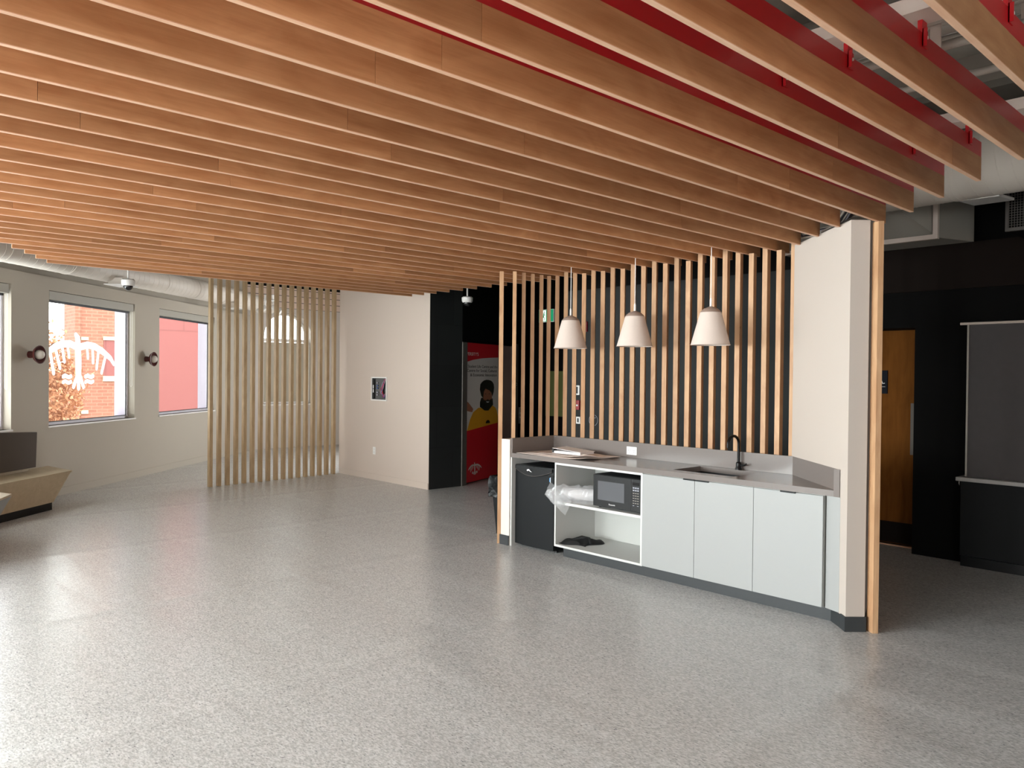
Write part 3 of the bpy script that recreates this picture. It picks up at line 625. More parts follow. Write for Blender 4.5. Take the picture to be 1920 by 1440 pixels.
# sink cabinet with two doors, single cabinet with one door
def cabinet(name, x0, x1, doors, handle, lab):
    t = thing(name, ((x0+x1)/2, 5.5, 0.09), lab, 'cabinet')
    m_ = MB(); m_.box((x0, YF+0.03, 0.092), (x0+0.018, 5.78, CB-0.002)); m_.box((x1-0.018, YF+0.03, 0.092), (x1, 5.78, CB-0.002)); m_.box((x0+0.018, YF+0.03, 0.092), (x1-0.018, 5.78, 0.11)); m_.box((x0+0.018, 5.76, 0.11), (x1-0.018, 5.78, CB-0.002)); m_.box((x0+0.018, YF+0.03, CB-0.06), (x1-0.018, YF+0.05, CB-0.002))
    if x1 > -2.5:      # the last cabinet is cut back along the angled wall
        m_ = MB(); m_.box((x0, YF+0.03, 0.092), (x0+0.018, 5.76, CB-0.002)); m_.box((x1-0.018, YF+0.03, 0.092), (x1, 5.285, CB-0.002))
        m_.poly([(x0+0.018, YF+0.03), (x1-0.018, YF+0.03), (x1-0.018, 5.285), (x0+0.018, 5.75)], 0.092, 0.11); m_.box((x0+0.018, YF+0.03, CB-0.06), (x1-0.018, YF+0.05, CB-0.002))
    obj('body', m_, LAMIN, t)
    ds = [obj('door', MB().box((a+0.0015, YF+0.008, 0.096), (b-0.0015, YF+0.027, CB-0.006)), LAM, t, bevel=0.0012) for a, b in doors]
    for d_, (a, b) in zip(ds, handle):
        h = MB(); h.box((a, YF-0.002, CB-0.012), (b, YF+0.0078, CB-0.0005)); obj('handle', h, BLKM, d_, label='black edge pull')
cabinet('sink_cabinet', -3.99, -2.974, [(-3.99, -3.482), (-3.482, -2.974)], [(-3.583, -3.484), (-3.480, -3.354)], 'light grey sink cabinet with two flat doors under the faucet')
cabinet('base_cabinet', -2.974, -2.447, [(-2.974, -2.447)], [(-2.76, -2.647)], 'light grey single door base cabinet at the right end of the counter')
g = thing('filler_panel', (-2.40, 5.25, 0.09), 'narrow light grey filler panel between the last cabinet and the white wall', 'panel')
obj('panel', MB().poly([(-2.436, 5.235), (-2.322, 5.19), (-2.318, 5.20), (-2.432, 5.245)], 0.092, CB), LAM, g)
struct('baseboard_kitchen', MB().box((-4.93, 5.265, 0.0), (-2.41, 5.285, 0.09)), KICK)
struct('baseboard_corner', MB().poly([(-2.41, 5.265), (-2.30, 5.165), (-2.29, 5.178), (-2.40, 5.285)], 0.0, 0.09), KICK)
# worktop with splashbacks
wt = thing('worktop', (-4, 5.5, CB), 'long taupe worktop with raised splashback and angled right end', 'worktop')
SX0, SX1, SY0, SY1 = -3.765, -3.205, 5.315, 5.715
m_ = MB()
m_.poly([(-5.589, YF), (SX0, YF), (SX0, 5.80), (-5.589, 5.80)], CB, CT)
m_.poly([(SX0, YF), (SX1, YF), (SX1, SY0), (SX0, SY0)], CB, CT); m_.poly([(SX0, SY1), (SX1, SY1), (SX1, 5.80), (SX0, 5.80)], CB, CT)
m_.poly([(SX1, YF), (-2.338, YF), (-2.985, 5.80), (SX1, 5.80)], CB, CT)
obj('counter_slab', m_, TOPM, wt)
obj('splashback', MB().box((-5.589, 5.783, CT), (-2.968, 5.803, 1.055)), TOPM, wt, bevel=0.001)
obj('splashback', MB().box((-5.589, YF+0.002, CT), (-5.569, 5.783, 1.055)), TOPM, wt, bevel=0.001)
obj('splashback', MB().poly([(-2.968, 5.783), (-2.36, 5.213), (-2.332, 5.195), (-2.34, 5.205), (-2.96, 5.80)], CT, 1.055), TOPM, wt)
obj('end_cap', MB().poly([(-2.372, 5.198), (-2.328, 5.190), (-2.336, 5.206), (-2.368, 5.212)], CB, 1.055), TOPM, wt)
sk = thing('sink', (-3.49, 5.5, 0.7), 'dark undermount sink basin sunk in the worktop', 'sink')
m_ = MB(); zb = 0.68
m_.box((SX0-0.012, SY0-0.012, zb), (SX0, SY1+0.012, CB-0.0005)); m_.box((SX1, SY0-0.012, zb), (SX1+0.012, SY1+0.012, CB-0.0005)); m_.box((SX0, SY0-0.012, zb), (SX1, SY0, CB-0.0005)); m_.box((SX0, SY1, zb), (SX1, SY1+0.012, CB-0.0005)); m_.box((SX0-0.012, SY0-0.012, zb-0.012), (SX1+0.012, SY1+0.012, zb))
obj('basin', m_, SINKM, sk)
obj('drain', MB().lathe((-3.49, 5.55, zb), [(0.045, 0), (0.045, 0.003), (0.03, 0.004)], 24), STEEL, sk)
fc = thing('faucet', (-3.42, 5.745, CT), 'matte black gooseneck faucet behind the sink', 'faucet')
obj('base', MB().lathe((-3.42, 5.745, CT), [(0.027, 0), (0.027, 0.012), (0.022, 0.02), (0.022, 0.055), (0.014, 0.065)], 24), BLKM, fc, smooth=True)
pts = [(-3.42, 5.745, CT+0.05), (-3.42, 5.745, CT+0.215)] + [(-3.42-0.02*(1-math.cos(a))*0.5, 5.745-0.065*(1-math.cos(a)), CT+0.215+0.065*math.sin(a)) for a in [math.pi*i/10 for i in range(1, 11)]] + [(-3.44, 5.615, CT+0.185)]
obj('spout', MB().tube(pts, 0.0115, 14), BLKM, fc, smooth=True)
obj('lever', MB().tube([(-3.40, 5.745, CT+0.038), (-3.365, 5.742, CT+0.042), (-3.345, 5.74, CT+0.055)], [0.008, 0.007, 0.005], 10), BLKM, fc, smooth=True)
def outlet(name, F, u, v, w_, h_, lab, cat='outlet'):
    t = obj(name, MB().fbox(F, (u-w_/2, v-h_/2, 0), (u+w_/2, v+h_/2, 0.005)), PWHITE, bevel=0.001); tag(t, lab, cat)
    for s in (-1, 1):
        m_ = MB()
        if w_ > h_: c = (u+s*w_*0.23, v)
        else: c = (u, v+s*h_*0.2)
        for q in (-0.008, 0.008): m_.fbox(F, (c[0]+q-0.0014, c[1]-0.002, 0.005), (c[0]+q+0.0014, c[1]+0.010, 0.0056))
        m_.fbox(F, (c[0]-0.003, c[1]-0.014, 0.005), (c[0]+0.003, c[1]-0.009, 0.0056)); obj('socket', m_, DARKG, t)
outlet('outlet', lambda u, v, w: Vector((u, 5.783-w, v)), -4.556, 0.975, 0.118, 0.075, 'white duplex outlet on the splashback above the worktop')
outlet('outlet', lambda u, v, w: Vector((u, 6.81-w, v)), -10.483, 0.456, 0.075, 0.118, 'white wall outlet low on the white wall right of the wooden screen')

# fridge
fr = thing('mini_fridge', (-5.32, 5.5, 0), 'black mini fridge under the left end of the worktop', 'fridge')
obj('body', MB().box((-5.565, 5.30, 0.02), (-5.045, 5.76, 0.80)), BLK2, fr, bevel=0.006)
m_ = MB(); n = 14; bm_pts = []
for i in range(n+1):
    u = i/n; bm_pts.append((-5.565+0.52*u, 5.245-0.018*math.sin(math.pi*u)))
m_.poly(bm_pts+[(-5.045, 5.298), (-5.565, 5.298)], 0.028, 0.735)
dr = obj('door', m_, BLK2, fr, smooth=True)
m_ = MB(); m_.poly(bm_pts+[(-5.045, 5.298), (-5.565, 5.298)], 0.737, 0.80); obj('door_cap', m_, BLK, fr, smooth=True)
# curved grip
top = [(-5.555+0.50*i/16, 0.795) for i in range(17)]; low = [(-5.555+0.50*i/16, 0.765-0.055*math.sin(math.pi*i/16)) for i in range(17)]
m_ = MB(); m_.slab([(x, 5.243-0.03*math.sin(math.pi*(x+5.555)/0.50)-0.001, z) for x, z in top+low[::-1]], (0, -0.012, 0)); obj('handle', m_, BLK, fr, smooth=True, label='curved black grip across the door top')
m_ = MB(); m_.tube([(-5.555+0.50*i/16, 5.229-0.03*math.sin(math.pi*i/16), 0.765-0.055*math.sin(math.pi*i/16)) for i in range(17)], 0.0025, 6); obj('handle_rim', m_, STEEL, fr)
m_ = MB(); FFr = lambda u, v, w: Vector((u, 5.198-w, v))
stroke(m_, FFr, [(-5.35, 0.762), (-5.33, 0.768), (-5.315, 0.757), (-5.295, 0.750)], [0.016, 0.014, 0.008, 0.004], 0.001); obj('badge', m_, INKW, fr, label='small white swoosh badge')
m_ = MB(); m_.box((-5.118, 5.242, 0.665), (-5.082, 5.2405, 0.715)); st_ = obj('energy_label', m_, INKW, fr, label='small blue and white sticker'); m_ = MB(); m_.box((-5.113, 5.2402, 0.674), (-5.087, 5.2395, 0.710)); obj('print', m_, BLUES, st_)
for x in (-5.53, -5.08): obj('foot', MB().lathe((x, 5.33, 0), [(0.018, 0), (0.018, 0.02)], 14), BLK, fr)

# microwave
mw = thing('microwave', (-4.30, 5.45, 0.51), 'black microwave oven on the open cabinet shelf', 'microwave')
zb, zt = 0.522, 0.805; x0, x1, yf, yb = -4.555, -4.03, 5.24, 5.62
obj('case', MB().box((x0, yf+0.02, zb), (x1, yb, zt)), BLK2, mw, bevel=0.004)
obj('door', MB().box((x0, yf, zb+0.003), (-4.135, yf+0.019, zt-0.003)), BLK, mw, bevel=0.003)
obj('window', MB().box((x0+0.055, yf-0.0015, zb+0.062), (-4.205, yf, zt-0.055)), FROST, mw, label='grey see-through oven window')
cpn = obj('control_panel', MB().box((-4.133, yf, zb+0.003), (x1, yf+0.019, zt-0.003)), BLK, mw, bevel=0.003)
obj('display', MB().box((-4.118, yf-0.001, zt-0.055), (-4.045, yf, zt-0.03)), SMOKE, cpn)
for r_ in range(8):
    for c_ in range(3):
        if r_ == 7 and c_ == 1: continue
        xx = -4.113+c_*0.023; zz = zt-0.082-r_*0.021
        obj('button', MB().box((xx, yf-0.0012, zz), (xx+0.016, yf, zz+(0.011 if r_ < 2 else 0.004))), GRYW if r_ < 2 or r_ == 7 else PIPEM, cpn)
text_mesh('lettering', 'Panasonic', INKW, mw, lambda u, v, w: Vector((u, yf-0.0008-w, v)), -4.375, zb+0.026, 0, 0.018)
for x in (x0+0.04, x1-0.04):
    for y in (yf+0.05, yb-0.04): obj('foot', MB().lathe((x, y, 0.51), [(0.012, 0), (0.012, 0.013)], 12), BLK, mw)

# plastic bag with a roll sticking out of the shelf
rl = thing('paper_roll', (-4.83, 5.36, 0.51), 'pale rolled paper wrapped in the clear bag on the shelf', 'roll')
obj('roll', MB().tube([(-5.0+0.02, 5.30, 0.575), (-4.85, 5.36, 0.578), (-4.62, 5.44, 0.58)], [0.052, 0.055, 0.054], 24), ROLLM, rl, smooth=True)
obj('core', MB().tube([(-4.984, 5.298, 0.575), (-4.979, 5.301, 0.575)], 0.018, 16), DARKG, rl)
bm = bmesh.new(); rr = random.Random(5); nu, nv = 22, 12; grid = []
for i in range(nu+1):
    u = i/nu; row = []
    for j in range(nv):
        a = 2*math.pi*j/nv
        cx = -5.06+0.48*u; cyy = 5.165+0.27*max(0, u-0.1); cz = 0.585-0.005*u
        rz = 0.02+0.068*min(1, u*3.2); ry = 0.012+0.06*min(1, u*2.2)
        flap = -0.045*math.sin(min(1, max(0, (u-0.0))*2.2)*math.pi) if math.sin(a) < -0.5 else 0
        q = 1+rr.uniform(-0.14, 0.14)
        row.append(bm.verts.new((cx+rr.uniform(-.006, .006), cyy-ry*math.cos(a)*q, cz+rz*math.sin(a)*q+flap)))
    grid.append(row)
for i in range(nu):
    for j in range(nv): bm.faces.new((grid[i][j], grid[i][(j+1) % nv], grid[i+1][(j+1) % nv], grid[i+1][j]))
# loose flared mouth drooping over the shelf edge
f = []
for i in range(9):
    u = i/8; f.append([bm.verts.new((-5.085+0.265*u+rr.uniform(-.004, .004), 5.17+0.02*j+rr.uniform(-.006, .006), 0.565-0.16*u-0.0*j-(0.5-abs(u-0.5))*0.02+j*0.03)) for j in range(5)])
for i in range(8):
    for j in range(4): bm.faces.new((f[i][j], f[i+1][j], f[i+1][j+1], f[i][j+1]))
o = obj('plastic_bag', bm, FILM, smooth=False); tag(o, 'crumpled clear plastic bag hanging off the shelf left of the microwave', 'bag')
# black cloth on the bottom panel
cl = thing('folded_cloth', (-4.85, 5.42, 0.112), 'crumpled black cloth on the bottom of the open cabinet', 'cloth')
bm = bmesh.new(); n = 16; g_ = []
for i in range(n+1):
    row = []
    for j in range(n+1):
        u, v = i/n-0.5, j/n-0.5
        z = 0.113+0.03*max(0, 1-3*u*u-3*v*v)+0.012*math.sin(9*u+4*v)*math.cos(7*v)+0.012
        row.append(bm.verts.new((-4.845+0.27*u+0.03*math.sin(6*v), 5.42+0.26*v+0.10*u+0.02*math.sin(8*u), max(0.1135, z if max(abs(u), abs(v)) < 0.49 else 0.1135))))
    g_.append(row)
for i in range(n):
    for j in range(n): bm.faces.new((g_[i][j], g_[i+1][j], g_[i+1][j+1], g_[i][j+1]))
obj('cloth', bm, CLOTH, cl, smooth=True)
obj('fold', MB().tube([(-4.93, 5.38, 0.135), (-4.87, 5.45, 0.158), (-4.80, 5.47, 0.15), (-4.73, 5.42, 0.128)], [0.012, 0.02, 0.02, 0.01], 10), CLOTH, cl, smooth=True)

# papers and binder
def sheet(name, pts, z, m, lab, curl=0.0, grp='loose sheets on the worktop'):
    bm = bmesh.new(); n = 14; G_ = []
    for i in range(n+1):
        u = i/n; row = []
        for j in range(n+1):
            v = j/n
            p = (Vector(pts[0])*(1-u)+Vector(pts[1])*u)*(1-v)+(Vector(pts[3])*(1-u)+Vector(pts[2])*u)*v
            c = curl*(max(0, u-0.75)*4)**2*(max(0, 0.5-v)*2)
            row.append(bm.verts.new((p.x, p.y, z+0.002*math.sin(9*u+5*v)+0.002+c)))
        G_.append(row)
    for i in range(n):
        for j in range(n): bm.faces.new((G_[i][j], G_[i+1][j], G_[i+1][j+1], G_[i][j+1]))
    o = obj(name, bm, m, smooth=True); s = o.modifiers.new('solid', 'SOLIDIFY'); s.thickness = 0.0015; s.offset = 1
    return tag(o, lab, 'paper', grp)
sheet('paper_sheet', [(-5.53, 5.215), (-4.62, 5.205), (-4.66, 5.74), (-5.54, 5.76)], 0.911, PAPER, 'large brownish paper sheet, lowest of the pile on the worktop', 0.025)
sheet('paper_sheet', [(-5.42, 5.26), (-4.80, 5.24), (-4.62, 5.70), (-5.30, 5.76)], 0.917, PAPER, 'brownish paper sheet in the middle of the pile on the worktop', 0.02)
sheet('paper_sheet', [(-5.30, 5.30), (-4.74, 5.32), (-4.56, 5.64), (-5.12, 5.70)], 0.923, PAPER, 'brownish paper sheet with a curled corner, topmost under the binder', 0.03)
bn = thing('binder', (-5.0, 5.42, 0.929), 'white clipped stack of papers lying on the brown sheets', 'binder')
c0, s0 = math.cos(R(4)), math.sin(R(4))
BF = lambda u, v, w: Vector((-5.20+u*c0-v*s0, 5.38+u*s0+v*c0, 0.930+w))
obj('cover', MB().fbox(BF, (0, 0, 0), (0.34, 0.22, 0.003)), WPAPER, bn)
obj('pages', MB().fbox(BF, (0.02, 0.004, 0.0032), (0.335, 0.215, 0.022)), WPAPER, bn)
obj('cover', MB().hexa([BF(0, 0, 0.045), BF(0.345, 0, 0.0235), BF(0.345, 0.22, 0.0235), BF(0, 0.22, 0.045), BF(0, 0, 0.048), BF(0.345, 0, 0.0265), BF(0.345, 0.22, 0.0265), BF(0, 0.22, 0.048)]), WPAPER, bn)
obj('clip', MB().fbox(BF, (0.0, 0.0, 0.0035), (0.019, 0.05, 0.040)), BLK, bn, label='black binder clip')

# ------------------------------------------------------------------ pendants
def pendant(x, y, zb, lab):
    t = thing('pendant_lamp', (x, y, zb), lab, 'lamp', 'pendant lamps over the counter')
    m_ = MB(); m_.lathe((x, y, zb), [(0.157, 0), (0.085, 0.262), (0.083, 0.262), (0.155, 0.0)], 48, cap=False); m_.bm.verts.ensure_lookup_table()
    obj('lamp_shade', m_, LINEN, t, smooth=True)
    obj('shade_rim', MB().tube([(x+0.157*math.cos(a), y+0.157*math.sin(a), zb) for a in [2*math.pi*i/48 for i in range(48)]], 0.003, 8, closed=True), LINEN, t, smooth=True)
    obj('cap', MB().lathe((x, y, zb+0.262), [(0.085, 0), (0.078, 0.012), (0.055, 0.032), (0.022, 0.045), (0.012, 0.05)], 40), CAPM, t, smooth=True)
    obj('stem', MB().lathe((x, y, zb+0.31), [(0.009, 0), (0.009, 0.055), (0.005, 0.07)], 16), PWHITE, t, smooth=True)
    obj('cord', MB().lathe((x, y, zb+0.375), [(0.0032, 0), (0.0032, CEZ-zb-0.375)], 8), PWHITE, t)
    obj('bulb', MB().sphere((x, y, zb+0.16), 0.035), OPAL, t, smooth=True)
pendant(-5.088, 5.5, 1.934, 'cream fabric pendant lamp over the papers, left of the three')
pendant(-4.318, 5.5, 1.937, 'cream fabric pendant lamp in the middle of the three')
pendant(-3.544, 5.5, 1.932, 'cream fabric pendant lamp nearest the faucet, right of the three')

# ------------------------------------------------------------------ waste bin
tb = thing('waste_bin', (-6.03, 5.56, 0), 'tall black waste bin with a bin liner left of the counter end', 'bin')
bx0, bx1, by0, by1 = -6.135, -5.80, 5.42, 5.72
m_ = MB(); i_ = 0.045
m_.hexa([(bx0+i_, by0+i_, 0.0), (bx1-i_, by0+i_, 0.0), (bx1-i_, by1-i_, 0.0), (bx0+i_, by1-i_, 0.0), (bx0, by0, 0.60), (bx1, by0, 0.60), (bx1, by1, 0.60), (bx0, by1, 0.60)])
obj('bucket', m_, BLK2, tb, bevel=0.012)
bm = bmesh.new(); rr = random.Random(9); n = 40; rings = []
def rim(s, e):
    out = []
    for k in range(n):
        q = 4*k/n; sd = int(q); f_ = q-sd
        c = [(bx0-e, by0-e), (bx1+e, by0-e), (bx1+e, by1+e), (bx0-e, by1+e)]
        out.append((c[sd][0]*(1-f_)+c[(sd+1) % 4][0]*f_, c[sd][1]*(1-f_)+c[(sd+1) % 4][1]*f_))
    return out
for z, e, jt in [(0.40, 0.012, 0.012), (0.41, 0.02, 0.014), (0.46, 0.010, 0.012), (0.52, 0.012, 0.012), (0.58, 0.008, 0.008), (0.615, 0.006, 0.004), (0.618, -0.01, 0.003), (0.60, -0.02, 0.004), (0.50, -0.03, 0.01)]:
    rings.append([bm.verts.new((p[0]+rr.uniform(-jt, jt), p[1]+rr.uniform(-jt, jt), z+rr.uniform(-jt, jt))) for p in rim(0, e)])
for a, b_ in zip(rings, rings[1:]):
    for k in range(n): bm.faces.new((a[k], a[(k+1) % n], b_[(k+1) % n], b_[k]))
obj('bin_liner', bm, LINER, tb, smooth=True)

# ------------------------------------------------------------------ white wall: open control box
cb_ = thing('control_box', (-10.34, 6.8, 1.43), 'open wall box with a white rim full of red and blue wires', 'control box')
u0, u1, v0, v1 = -10.555, -10.125, 1.25, 1.62; yw = 6.81
m_ = MB(); t_ = 0.018
for a, b_ in [((u0, v0), (u0+t_, v1)), ((u1-t_, v0), (u1, v1)), ((u0+t_, v0), (u1-t_, v0+t_)), ((u0+t_, v1-t_), (u1-t_, v1))]: m_.box((a[0], yw-0.024, a[1]), (b_[0], yw-0.0005, b_[1]))
obj('rim', m_, PWHITE, cb_)
obj('back_plate', MB().box((u0+t_, yw-0.008, v0+t_), (u1-t_, yw-0.001, v1-t_)), BLK, cb_)
obj('relay', MB().box((u0+0.03, yw-0.018, v0+0.03), (u0+0.085, yw-0.0085, v1-0.03)), BLK2, cb_)
for z in (1.44, 1.375): obj('label_strip', MB().box((u0+0.045, yw-0.0195, z), (u0+0.068, yw-0.0182, z+0.055)), INKW, cb_)
for j, z in enumerate([1.52, 1.475, 1.435, 1.37, 1.33]): obj('terminal', MB().box((u0+0.15, yw-0.02, z), (u0+0.18, yw-0.009, z+0.02)), [GRYW, BLUEW, BLUEW, GRYW, GRYW][j], cb_)
rr = random.Random(2)
for j in range(9):
    mm = [REDW, REDW, PURW, BLUEW, GRYW, REDW, GRYW, BLUEW, REDW][j]
    xs = -10.19+rr.uniform(-.05, .05)
    pts = [(-10.20+0.006*j, yw-0.015, 1.59), (-10.22+rr.uniform(-.03, .03), yw-0.018, 1.52), (-10.26+rr.uniform(-.04, .04), yw-0.02, 1.44), (-10.27+rr.uniform(-.03, .05), yw-0.02, 1.37), (-10.21+rr.uniform(-.03, .04), yw-0.018, 1.31+rr.uniform(-.02, .02)), (-10.17, yw-0.018, 1.36+rr.uniform(-.03, .03))]
    sm = []
    for a in range(len(pts)-1):
        for q in range(4): sm.append(Vector(pts[a]).lerp(Vector(pts[a+1]), q/4))
    obj('wire', MB().tube(sm, 0.005, 6), mm, cb_, smooth=True)

# ------------------------------------------------------------------ lift with printed advert
li = thing('lift_door', (-9.2, 7.9, 0), 'lift entrance with a red printed advert covering its left door leaf', 'lift door')
H = lambda u, v, w: EF(u, v, w)
DULL = mat('dull_lift_steel', '#6a6560', 0.55, metal=0.2)
obj('jamb', MB().fbox(H, (0.0, 0, -0.10), (0.135, 2.16, 0.012)), DULL, li, label='dull steel left jamb')
obj('jamb', MB().fbox(H, (1.72, 0, -0.10), (1.85, 2.2, 0.012)), DULL, li)
obj('head_trim', MB().fbox(H, (0.135, 2.16, -0.10), (1.72, 2.2, 0.0)), BLKM, li)
lf = obj('door_leaf', MB().fbox(H, (0.137, 0.02, -0.06), (1.20, 2.158, -0.03)), POSTR, li, label='door leaf covered in red advert film')
obj('door_leaf', MB().fbox(H, (1.202, 0.02, -0.09), (1.718, 2.158, -0.061)), mat('lift_door_steel', '#a8928a', 0.5, metal=0.2), li)
ps = thing('poster', (-9.2, 7.9, 0.9), 'advert on the lift door showing a smiling person in a dark turban and yellow hoodie', 'poster')
def flat(name, pts, m, w):
    mb_ = MB(); d = EN*0.0008; mb_.slab([EF(u, v, -0.03+w) for u, v in pts], d); return obj(name, mb_, m, ps)
flat('printed_panel', [(0.139, 1.857), (0.377, 1.9), (0.648, 1.929), (0.894, 1.943), (1.198, 1.955), (1.198, 0.895), (0.2, 0.815), (0.139, 0.824)], POSTW, 0.001)
flat('printed_hair', [(0.139, 1.565), (0.187, 1.524), (0.195, 1.442), (0.151, 1.345), (0.139, 1.34)], POSTB, 0.002)
flat('printed_arm', [(0.139, 1.28), (0.24, 1.245), (0.391, 1.142), (0.359, 1.093), (0.211, 1.115), (0.139, 1.134)], POSTS, 0.002)
flat('printed_hoodie', [(0.207, 0.812), (0.295, 0.981), (0.392, 1.092), (0.56, 1.156), (0.663, 1.149), (0.769, 1.103), (0.875, 1.108), (1.0, 1.182), (1.11, 1.143), (1.168, 1.08), (1.198, 1.0), (1.198, 0.893)], POSTY, 0.002)
flat('printed_hood', [(0.64, 1.31), (1.015, 1.29), (1.03, 1.19), (0.875, 1.10), (0.751, 1.105), (0.60, 1.168), (0.60, 1.24)], POSTB, 0.003)
flat('printed_face', [(0.685, 1.43), (0.769, 1.46), (0.905, 1.43), (0.99, 1.36), (0.985, 1.25), (0.93, 1.19), (0.83, 1.16), (0.745, 1.20), (0.695, 1.28)], POSTS, 0.004)
flat('printed_turban', [(0.589, 1.437), (0.603, 1.521), (0.66, 1.56), (0.724, 1.582), (0.80, 1.592), (0.865, 1.590), (0.94, 1.58), (0.992, 1.562), (1.04, 1.525), (1.055, 1.47), (1.043, 1.397), (1.0, 1.32), (0.97, 1.38), (0.905, 1.42), (0.769, 1.452), (0.715, 1.402), (0.70, 1.301), (0.635, 1.34)], POSTB, 0.005)
flat('printed_beard', [(0.70, 1.30), (0.735, 1.27), (0.80, 1.265), (0.83, 1.28), (0.86, 1.28), (0.90, 1.262), (0.972, 1.29), (0.985, 1.24), (0.93, 1.18), (0.83, 1.15), (0.745, 1.19), (0.70, 1.25)], POSTB, 0.005)
flat('printed_smile', [(0.79, 1.248), (0.90, 1.244), (0.87, 1.228), (0.82, 1.229)], INKW, 0.006)
for u_ in (0.775, 0.895): flat('printed_eye', [(u_-0.022, 1.368), (u_, 1.376), (u_+0.022, 1.368), (u_, 1.360)], POSTB, 0.006)
flat('printed_emblem', [(0.86+0.07*math.cos(a), 0.90+0.05*math.sin(a)) for a in [math.pi*i/8 for i in range(9)]], POSTB, 0.004)
for s_, z_, u_, wd_, sz_ in [('Student Life Centre and the', 1.79, 0.215, 0.95, 0.065), ('Centre for Social, Cultural', 1.726, 0.19, 0.95, 0.065), ('& Economic Innovation', 1.658, 0.289, 0.86, 0.065)]:
    text_mesh('lettering', s_, INK, ps, lambda u, v, w: EF(u, v, -0.027+w), u_, z_-0.012, 0, sz_, width=wd_)
text_mesh('lettering', "IVERSITY'S", INKW, ps, lambda u, v, w: EF(u, v, -0.027+w), 0.145, 1.965, 0, 0.07, width=0.39)
obj('printed_bird', bird(lambda u, v, w: EF(u, v, -0.0275+w), 0.24, 0.455, 0.125, 0), POSTW, ps)
sg = obj('floor_sign', MB().fbox(H, (1.735, 1.47, 0.0125), (1.835, 1.555, 0.018)), BLK); tag(sg, 'small black floor number sign on the lift jamb', 'sign')
text_mesh('lettering', '2', INKW, sg, lambda u, v, w: EF(u, v, 0.0186+w), 1.762, 1.485, 0, 0.085)
cbp = obj('call_panel', MB().fbox(H, (1.90, 0.84, 0.0), (1.98, 1.12, 0.012)), STEEL, bevel=0.002); tag(cbp, 'steel lift call panel beside the lift', 'call panel')
for v_ in (0.95, 1.02): obj('button', MB().lathe(EF(1.94, v_, 0.012), [(0.014, 0), (0.014, 0.004)], 14, EN), PWHITE, cbp)

# ------------------------------------------------------------------ things seen through the kitchen slats
ex = thing('exit_sign', (-8.47, 8.6, 2.49), 'green and white running figure exit sign seen between the slats', 'exit sign')
obj('housing', MB().box((-8.63, 8.602, 2.495), (-8.315, 8.63, 2.69)), PWHITE, ex)
obj('face', MB().box((-8.625, 8.598, 2.50), (-8.32, 8.602, 2.685)), GREEN, ex)
XF = lambda u, v, w: Vector((u, 8.598-w, v))
obj('door_symbol', MB().fbox(XF, (-8.545, 2.508, 0), (-8.475, 2.678, 0.001)), EXITW, ex)
m_ = MB(); 
for p, w_ in [([(-8.515, 2.63), (-8.52, 2.60), (-8.525, 2.575)], 0.02), ([(-8.525, 2.575), (-8.505, 2.555), (-8.51, 2.525)], 0.012), ([(-8.525, 2.575), (-8.54, 2.56), (-8.543, 2.54)], 0.012), ([(-8.515, 2.61), (-8.495, 2.60)], 0.01), ([(-8.51, 2.65), (-8.509, 2.652)], 0.02)]: stroke(m_, XF, p, w_, 0.0012)
obj('running_figure', m_, GREEN, ex)
obj('stem', MB().lathe((-8.47, 8.615, 2.69), [(0.008, 0), (0.008, CEZ-2.69)], 8), BLKM, ex)
al = obj('alarm_strobe', MB().box((-7.03, 7.85, 2.26), (-6.975, 7.88, 2.40)), REDP, bevel=0.004); tag(al, 'small red alarm strobe high on the charcoal wall behind the slats', 'alarm'); obj('lamp', MB().sphere((-7.0, 7.845, 2.30), 0.010), LED, al)
th_ = obj('thermostat', MB().box((-7.20, 7.858, 1.41), (-7.10, 7.879, 1.54)), PWHITE, bevel=0.003); tag(th_, 'white thermostat on the charcoal wall behind the slats', 'thermostat'); obj('screen', MB().box((-7.175, 7.856, 1.43), (-7.125, 7.858, 1.52)), DARKG, th_)
fp = obj('fire_pull_station', MB().box((-7.17, 7.845, 1.21), (-7.09, 7.879, 1.34)), REDP, bevel=0.003); tag(fp, 'red fire alarm pull station below the thermostat', 'fire alarm'); obj('pull_bar', MB().box((-7.155, 7.838, 1.26), (-7.105, 7.845, 1.28)), INKW, fp)
sw_ = obj('light_switch', MB().box((-7.16, 7.865, 1.02), (-7.085, 7.879, 1.115)), PWHITE, bevel=0.002); tag(sw_, 'white light switch below the red pull station', 'switch'); obj('rocker', MB().box((-7.135, 7.862, 1.04), (-7.11, 7.865, 1.095)), DARKG, sw_)
CF = lambda u, v, w: Vector((u, 7.879-w, v))
m_ = MB(); 
for k in range(20):
    a0, a1 = 2*math.pi*k/20, 2*math.pi*(k+1)/20
    stroke(m_, CF, [(-6.86+0.075*math.cos(a0), 1.08+0.075*math.sin(a0)), (-6.86+0.075*math.cos(a1), 1.08+0.075*math.sin(a1))], 0.006, 0.0006)
stroke(m_, CF, [(-6.87, 1.06), (-6.85, 1.10), (-6.82, 1.12)], [0.008, 0.022, 0.004], 0.0009); stroke(m_, CF, [(-6.93, 1.05), (-6.88, 1.03), (-6.84, 1.05)], 0.006, 0.0009)
o = obj('wall_decal', m_, GRYW); tag(o, 'small round white line emblem on the charcoal wall behind the slats', 'decal')
ob = thing('notice_board', (-9.17, 9.71, 0.99), 'olive green notice board at the end of the dark corridor', 'board')
obj('panel', MB().box((-9.55, 9.70, 0.97), (-9.12, 9.719, 1.745)), OLIVE, ob); obj('frame', MB().box((-9.56, 9.71, 0.955), (-9.11, 9.7195, 1.76)), BLKM, ob)
o = obj('card_reader', MB().box((-9.09, 9.70, 1.62), (-9.03, 9.719, 1.74)), GRYW); tag(o, 'small grey card reader right of the olive notice board', 'card reader')

